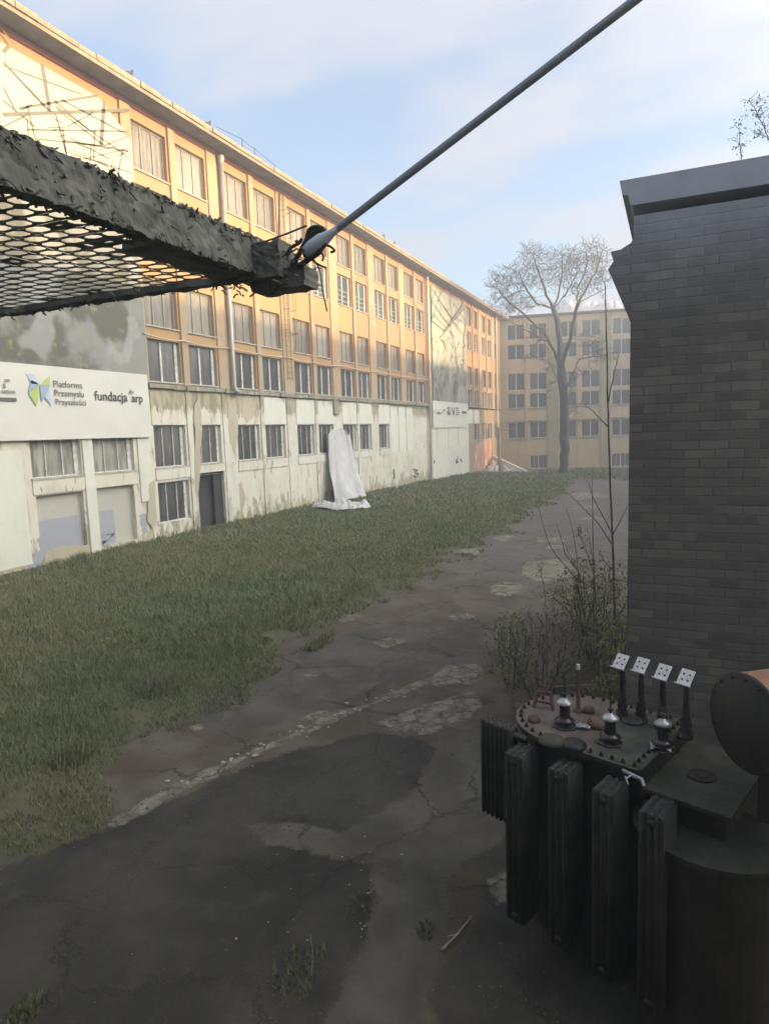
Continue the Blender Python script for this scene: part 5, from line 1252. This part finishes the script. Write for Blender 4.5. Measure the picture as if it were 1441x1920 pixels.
zr = LZ-0.10
for (px, py) in ((1003, 1388), (1078, 1420), (1160, 1458), (1248, 1496)):
    p = inv @ atz(px, py, zr)
    fin_bank(p.x, min(p.y, 0.06), 0, -1, 7, 0.17, zr, 0.35, 0.036)
p = inv @ atz(960, 1364, LZ-0.02)
tp = aty(905, 1560, 5.3)
p = loc(962, 1366); fin_bank(p.x+0.03, p.y, -1, 0.1, 7, 0.12, LZ-0.0, ZC-3.35, 0.048)
# ------------------------------------------------------------------ litter
P = [ong(828, 1785), ong(858, 1755), ong(885, 1720)]
o = MB().tube([p+Vector((0, 0, .02)) for p in P], [0.012, 0.01, 0.004], 6).tube([P[1]+Vector((0, 0, .02)), ong(838, 1762)+Vector((0, 0, .03))], 0.005, 5).build('fallen_branch', M['stone'], None, True); tag(o, 'thin pale fallen branch lying on the concrete', 'branch')
def weeds(px, py, r_, n_, lab, h=0.16):
    c = ong(px, py); mb = MB()
    for _ in range(n_):
        a_ = random.uniform(0, 6.3); q = r_*random.random()**.6; x, y = c.x+q*math.cos(a_), c.y+q*math.sin(a_)*1.3
        l = Vector((random.uniform(-.6, .6), random.uniform(-.6, .6), 1))*h*random.uniform(.4, 1.2); b_ = Vector((x, y, groundz(x, y)-.01))
        s = l.orthogonal().normalized()*random.uniform(.004, .009); mb.add([b_-s, b_+s, b_+l*.6+s*.7, b_+l, b_+l*.6-s*.7], [(0, 1, 2, 3, 4)])
    o = mb.build('weed_clump', M['leaf2'], None, fixn=False); tag(o, lab, 'weeds', 'small weed clumps in the cracks')
weeds(560, 1820, 0.24, 220, 'dark weed clump with one pale stalk at the bottom of the asphalt', 0.07); weeds(680, 1690, 0.14, 150, 'small dark weeds along the edge of the concrete strip', 0.05)
weeds(800, 1745, 0.09, 70, 'tiny weed tuft on the concrete beside the fallen branch', 0.05); weeds(140, 1430, 0.3, 260, 'spiky pale weed tuft in the grass at the left', 0.24); weeds(300, 1300, 0.4, 300, 'taller dry grass tuft at the grass edge', 0.28); weeds(50, 1890, 0.12, 200, 'faint weeds at the lower left corner', 0.07)
P = ong(584, 1830); o = MB().tube([P, P+Vector((0.01, 0.02, 0.2)), P+Vector((-.01, .03, 0.34))], 0.003, 5).build('dry_stalk', M['stone']); tag(o, 'single pale dry stalk standing in the bottom weed clump', 'stalk')
# stones: crumbled concrete along the pale strip
bm = bmesh.new(); bmesh.ops.create_icosphere(bm, subdivisions=2, radius=1)
for v in bm.verts: v.co *= 1+0.35*mnoise.noise(v.co*1.7)
sm_ = bpy.data.meshes.new('rubble_stone'); bm.to_mesh(sm_); bm.free(); sm_.materials.append(M['stone'])
strip_px = [(180, 1545), (260, 1500), (340, 1470), (400, 1445), (440, 1425), (490, 1405), (540, 1385), (590, 1365), (640, 1340), (700, 1322), (760, 1295)]
for i in range(70):
    k = random.randrange(len(strip_px)-1); t = random.random(); px = strip_px[k][0]*(1-t)+strip_px[k+1][0]*t+random.gauss(0, 6); py = strip_px[k][1]*(1-t)+strip_px[k+1][1]*t+random.gauss(0, 9)
    if i > 44: px, py = random.uniform(420, 760), random.uniform(1560, 1760); px = px if random.random() < .5 else random.uniform(655, 705)
    P = ong(px, py); o = bpy.data.objects.new('rubble_stone', sm_); COL.objects.link(o); s = random.uniform(0.008, 0.028) if i <= 44 else random.uniform(.005, .011)
    o.location = (P.x, P.y, groundz(P.x, P.y)+s*0.25); o.scale = (s*random.uniform(.8, 1.8), s*random.uniform(.8, 1.6), s*.6); o.rotation_euler = (0, 0, random.uniform(0, 6))
    tag(o, 'small pale broken concrete crumb on the old road', 'stone', 'crumbs of broken concrete on the road')
# loose grit and crumbs, too many to count
def grit():
    n_ = 26000; P = np.stack([rng.uniform(-12, 2.5, n_), 2.8+rng.random(n_)**1.6*17], 1)
    s = sdist(P, ROAD); se = np.max([sdist(P, p) for p in ASPH+CONC+PALE], axis=0); edge_ = np.exp(-(se/0.12)**2)
    dn = fbm(P, 0.8, 31)+0.5*fbm(P, 0.2, 37)
    keep = (s > -0.1) & ((dn > 0.28) | (rng.random(n_) < 0.03+0.35*edge_*(dn > -0.05)))
    P = P[keep]; n_ = len(P); r = 0.003+0.012*rng.random(n_)**3
    ii = np.clip(np.searchsorted(gx, P[:, 0])-1, 0, nxg-2); jj = np.clip(np.searchsorted(gy, P[:, 1])-1, 0, nyg-2); z = Z[jj*nxg+ii]
    base = np.array([(1, 0, 0), (0, 1, 0), (-1, 0, 0), (0, -1, 0), (0, 0, .8), (0, 0, -.5)]); a = rng.uniform(0, 6.28, n_)
    v = base[None]*r[:, None, None]*(1+0.5*rng.uniform(-1, 1, (n_, 6, 1))); c_, s_ = np.cos(a)[:, None], np.sin(a)[:, None]
    x = v[:, :, 0]*c_-v[:, :, 1]*s_; y = v[:, :, 0]*s_+v[:, :, 1]*c_; v = np.stack([x+P[:, :1], y+P[:, 1:2], v[:, :, 2]+z[:, None]+r[:, None]*.3], -1)
    t = np.array([(0, 1, 4), (1, 2, 4), (2, 3, 4), (3, 0, 4), (1, 0, 5), (2, 1, 5), (3, 2, 5), (0, 3, 5)]); f = (np.arange(n_)[:, None, None]*6+t[None]).reshape(-1, 3)
    me = bpy.data.meshes.new('grit'); me.vertices.add(n_*6); me.vertices.foreach_set('co', v.ravel()); me.loops.add(f.size); me.loops.foreach_set('vertex_index', f.ravel())
    me.polygons.add(len(f)); me.polygons.foreach_set('loop_start', np.arange(0, f.size, 3)); me.update(calc_edges=True)
    t = NT('grit_stone'); me.materials.append(t.fin(t.mix(t.ramp(t.noise(25, 3), 0.35, 0.65), (0.06, 0.055, 0.045), (0.24, 0.22, 0.18)), 0.9))
    o = bpy.data.objects.new('grit', me); COL.objects.link(o); tag(o, 'loose grit and small crumbs strewn over the old road', 'grit', None, 'stuff')
grit()
# ------------------------------------------------------------------ haze
hz = MB().box(-150, 150, -62, 150, -3.4, 25.6).build('haze', None); tag(hz, 'thin pale evening haze over the yard', None, None, 'stuff')
hm = bpy.data.materials.new('haze'); hm.use_nodes = True; hn = hm.node_tree.nodes; hn.clear(); ho = hn.new('ShaderNodeOutputMaterial'); pv = hn.new('ShaderNodeVolumePrincipled')
pv.inputs['Color'].default_value = (0.93, 0.95, 1, 1); pv.inputs['Density'].default_value = 0.0055; pv.inputs['Anisotropy'].default_value = 0.3
hm.node_tree.links.new(pv.outputs[0], ho.inputs['Volume']); hz.data.materials.append(hm)
bpy.context.view_layer.update()
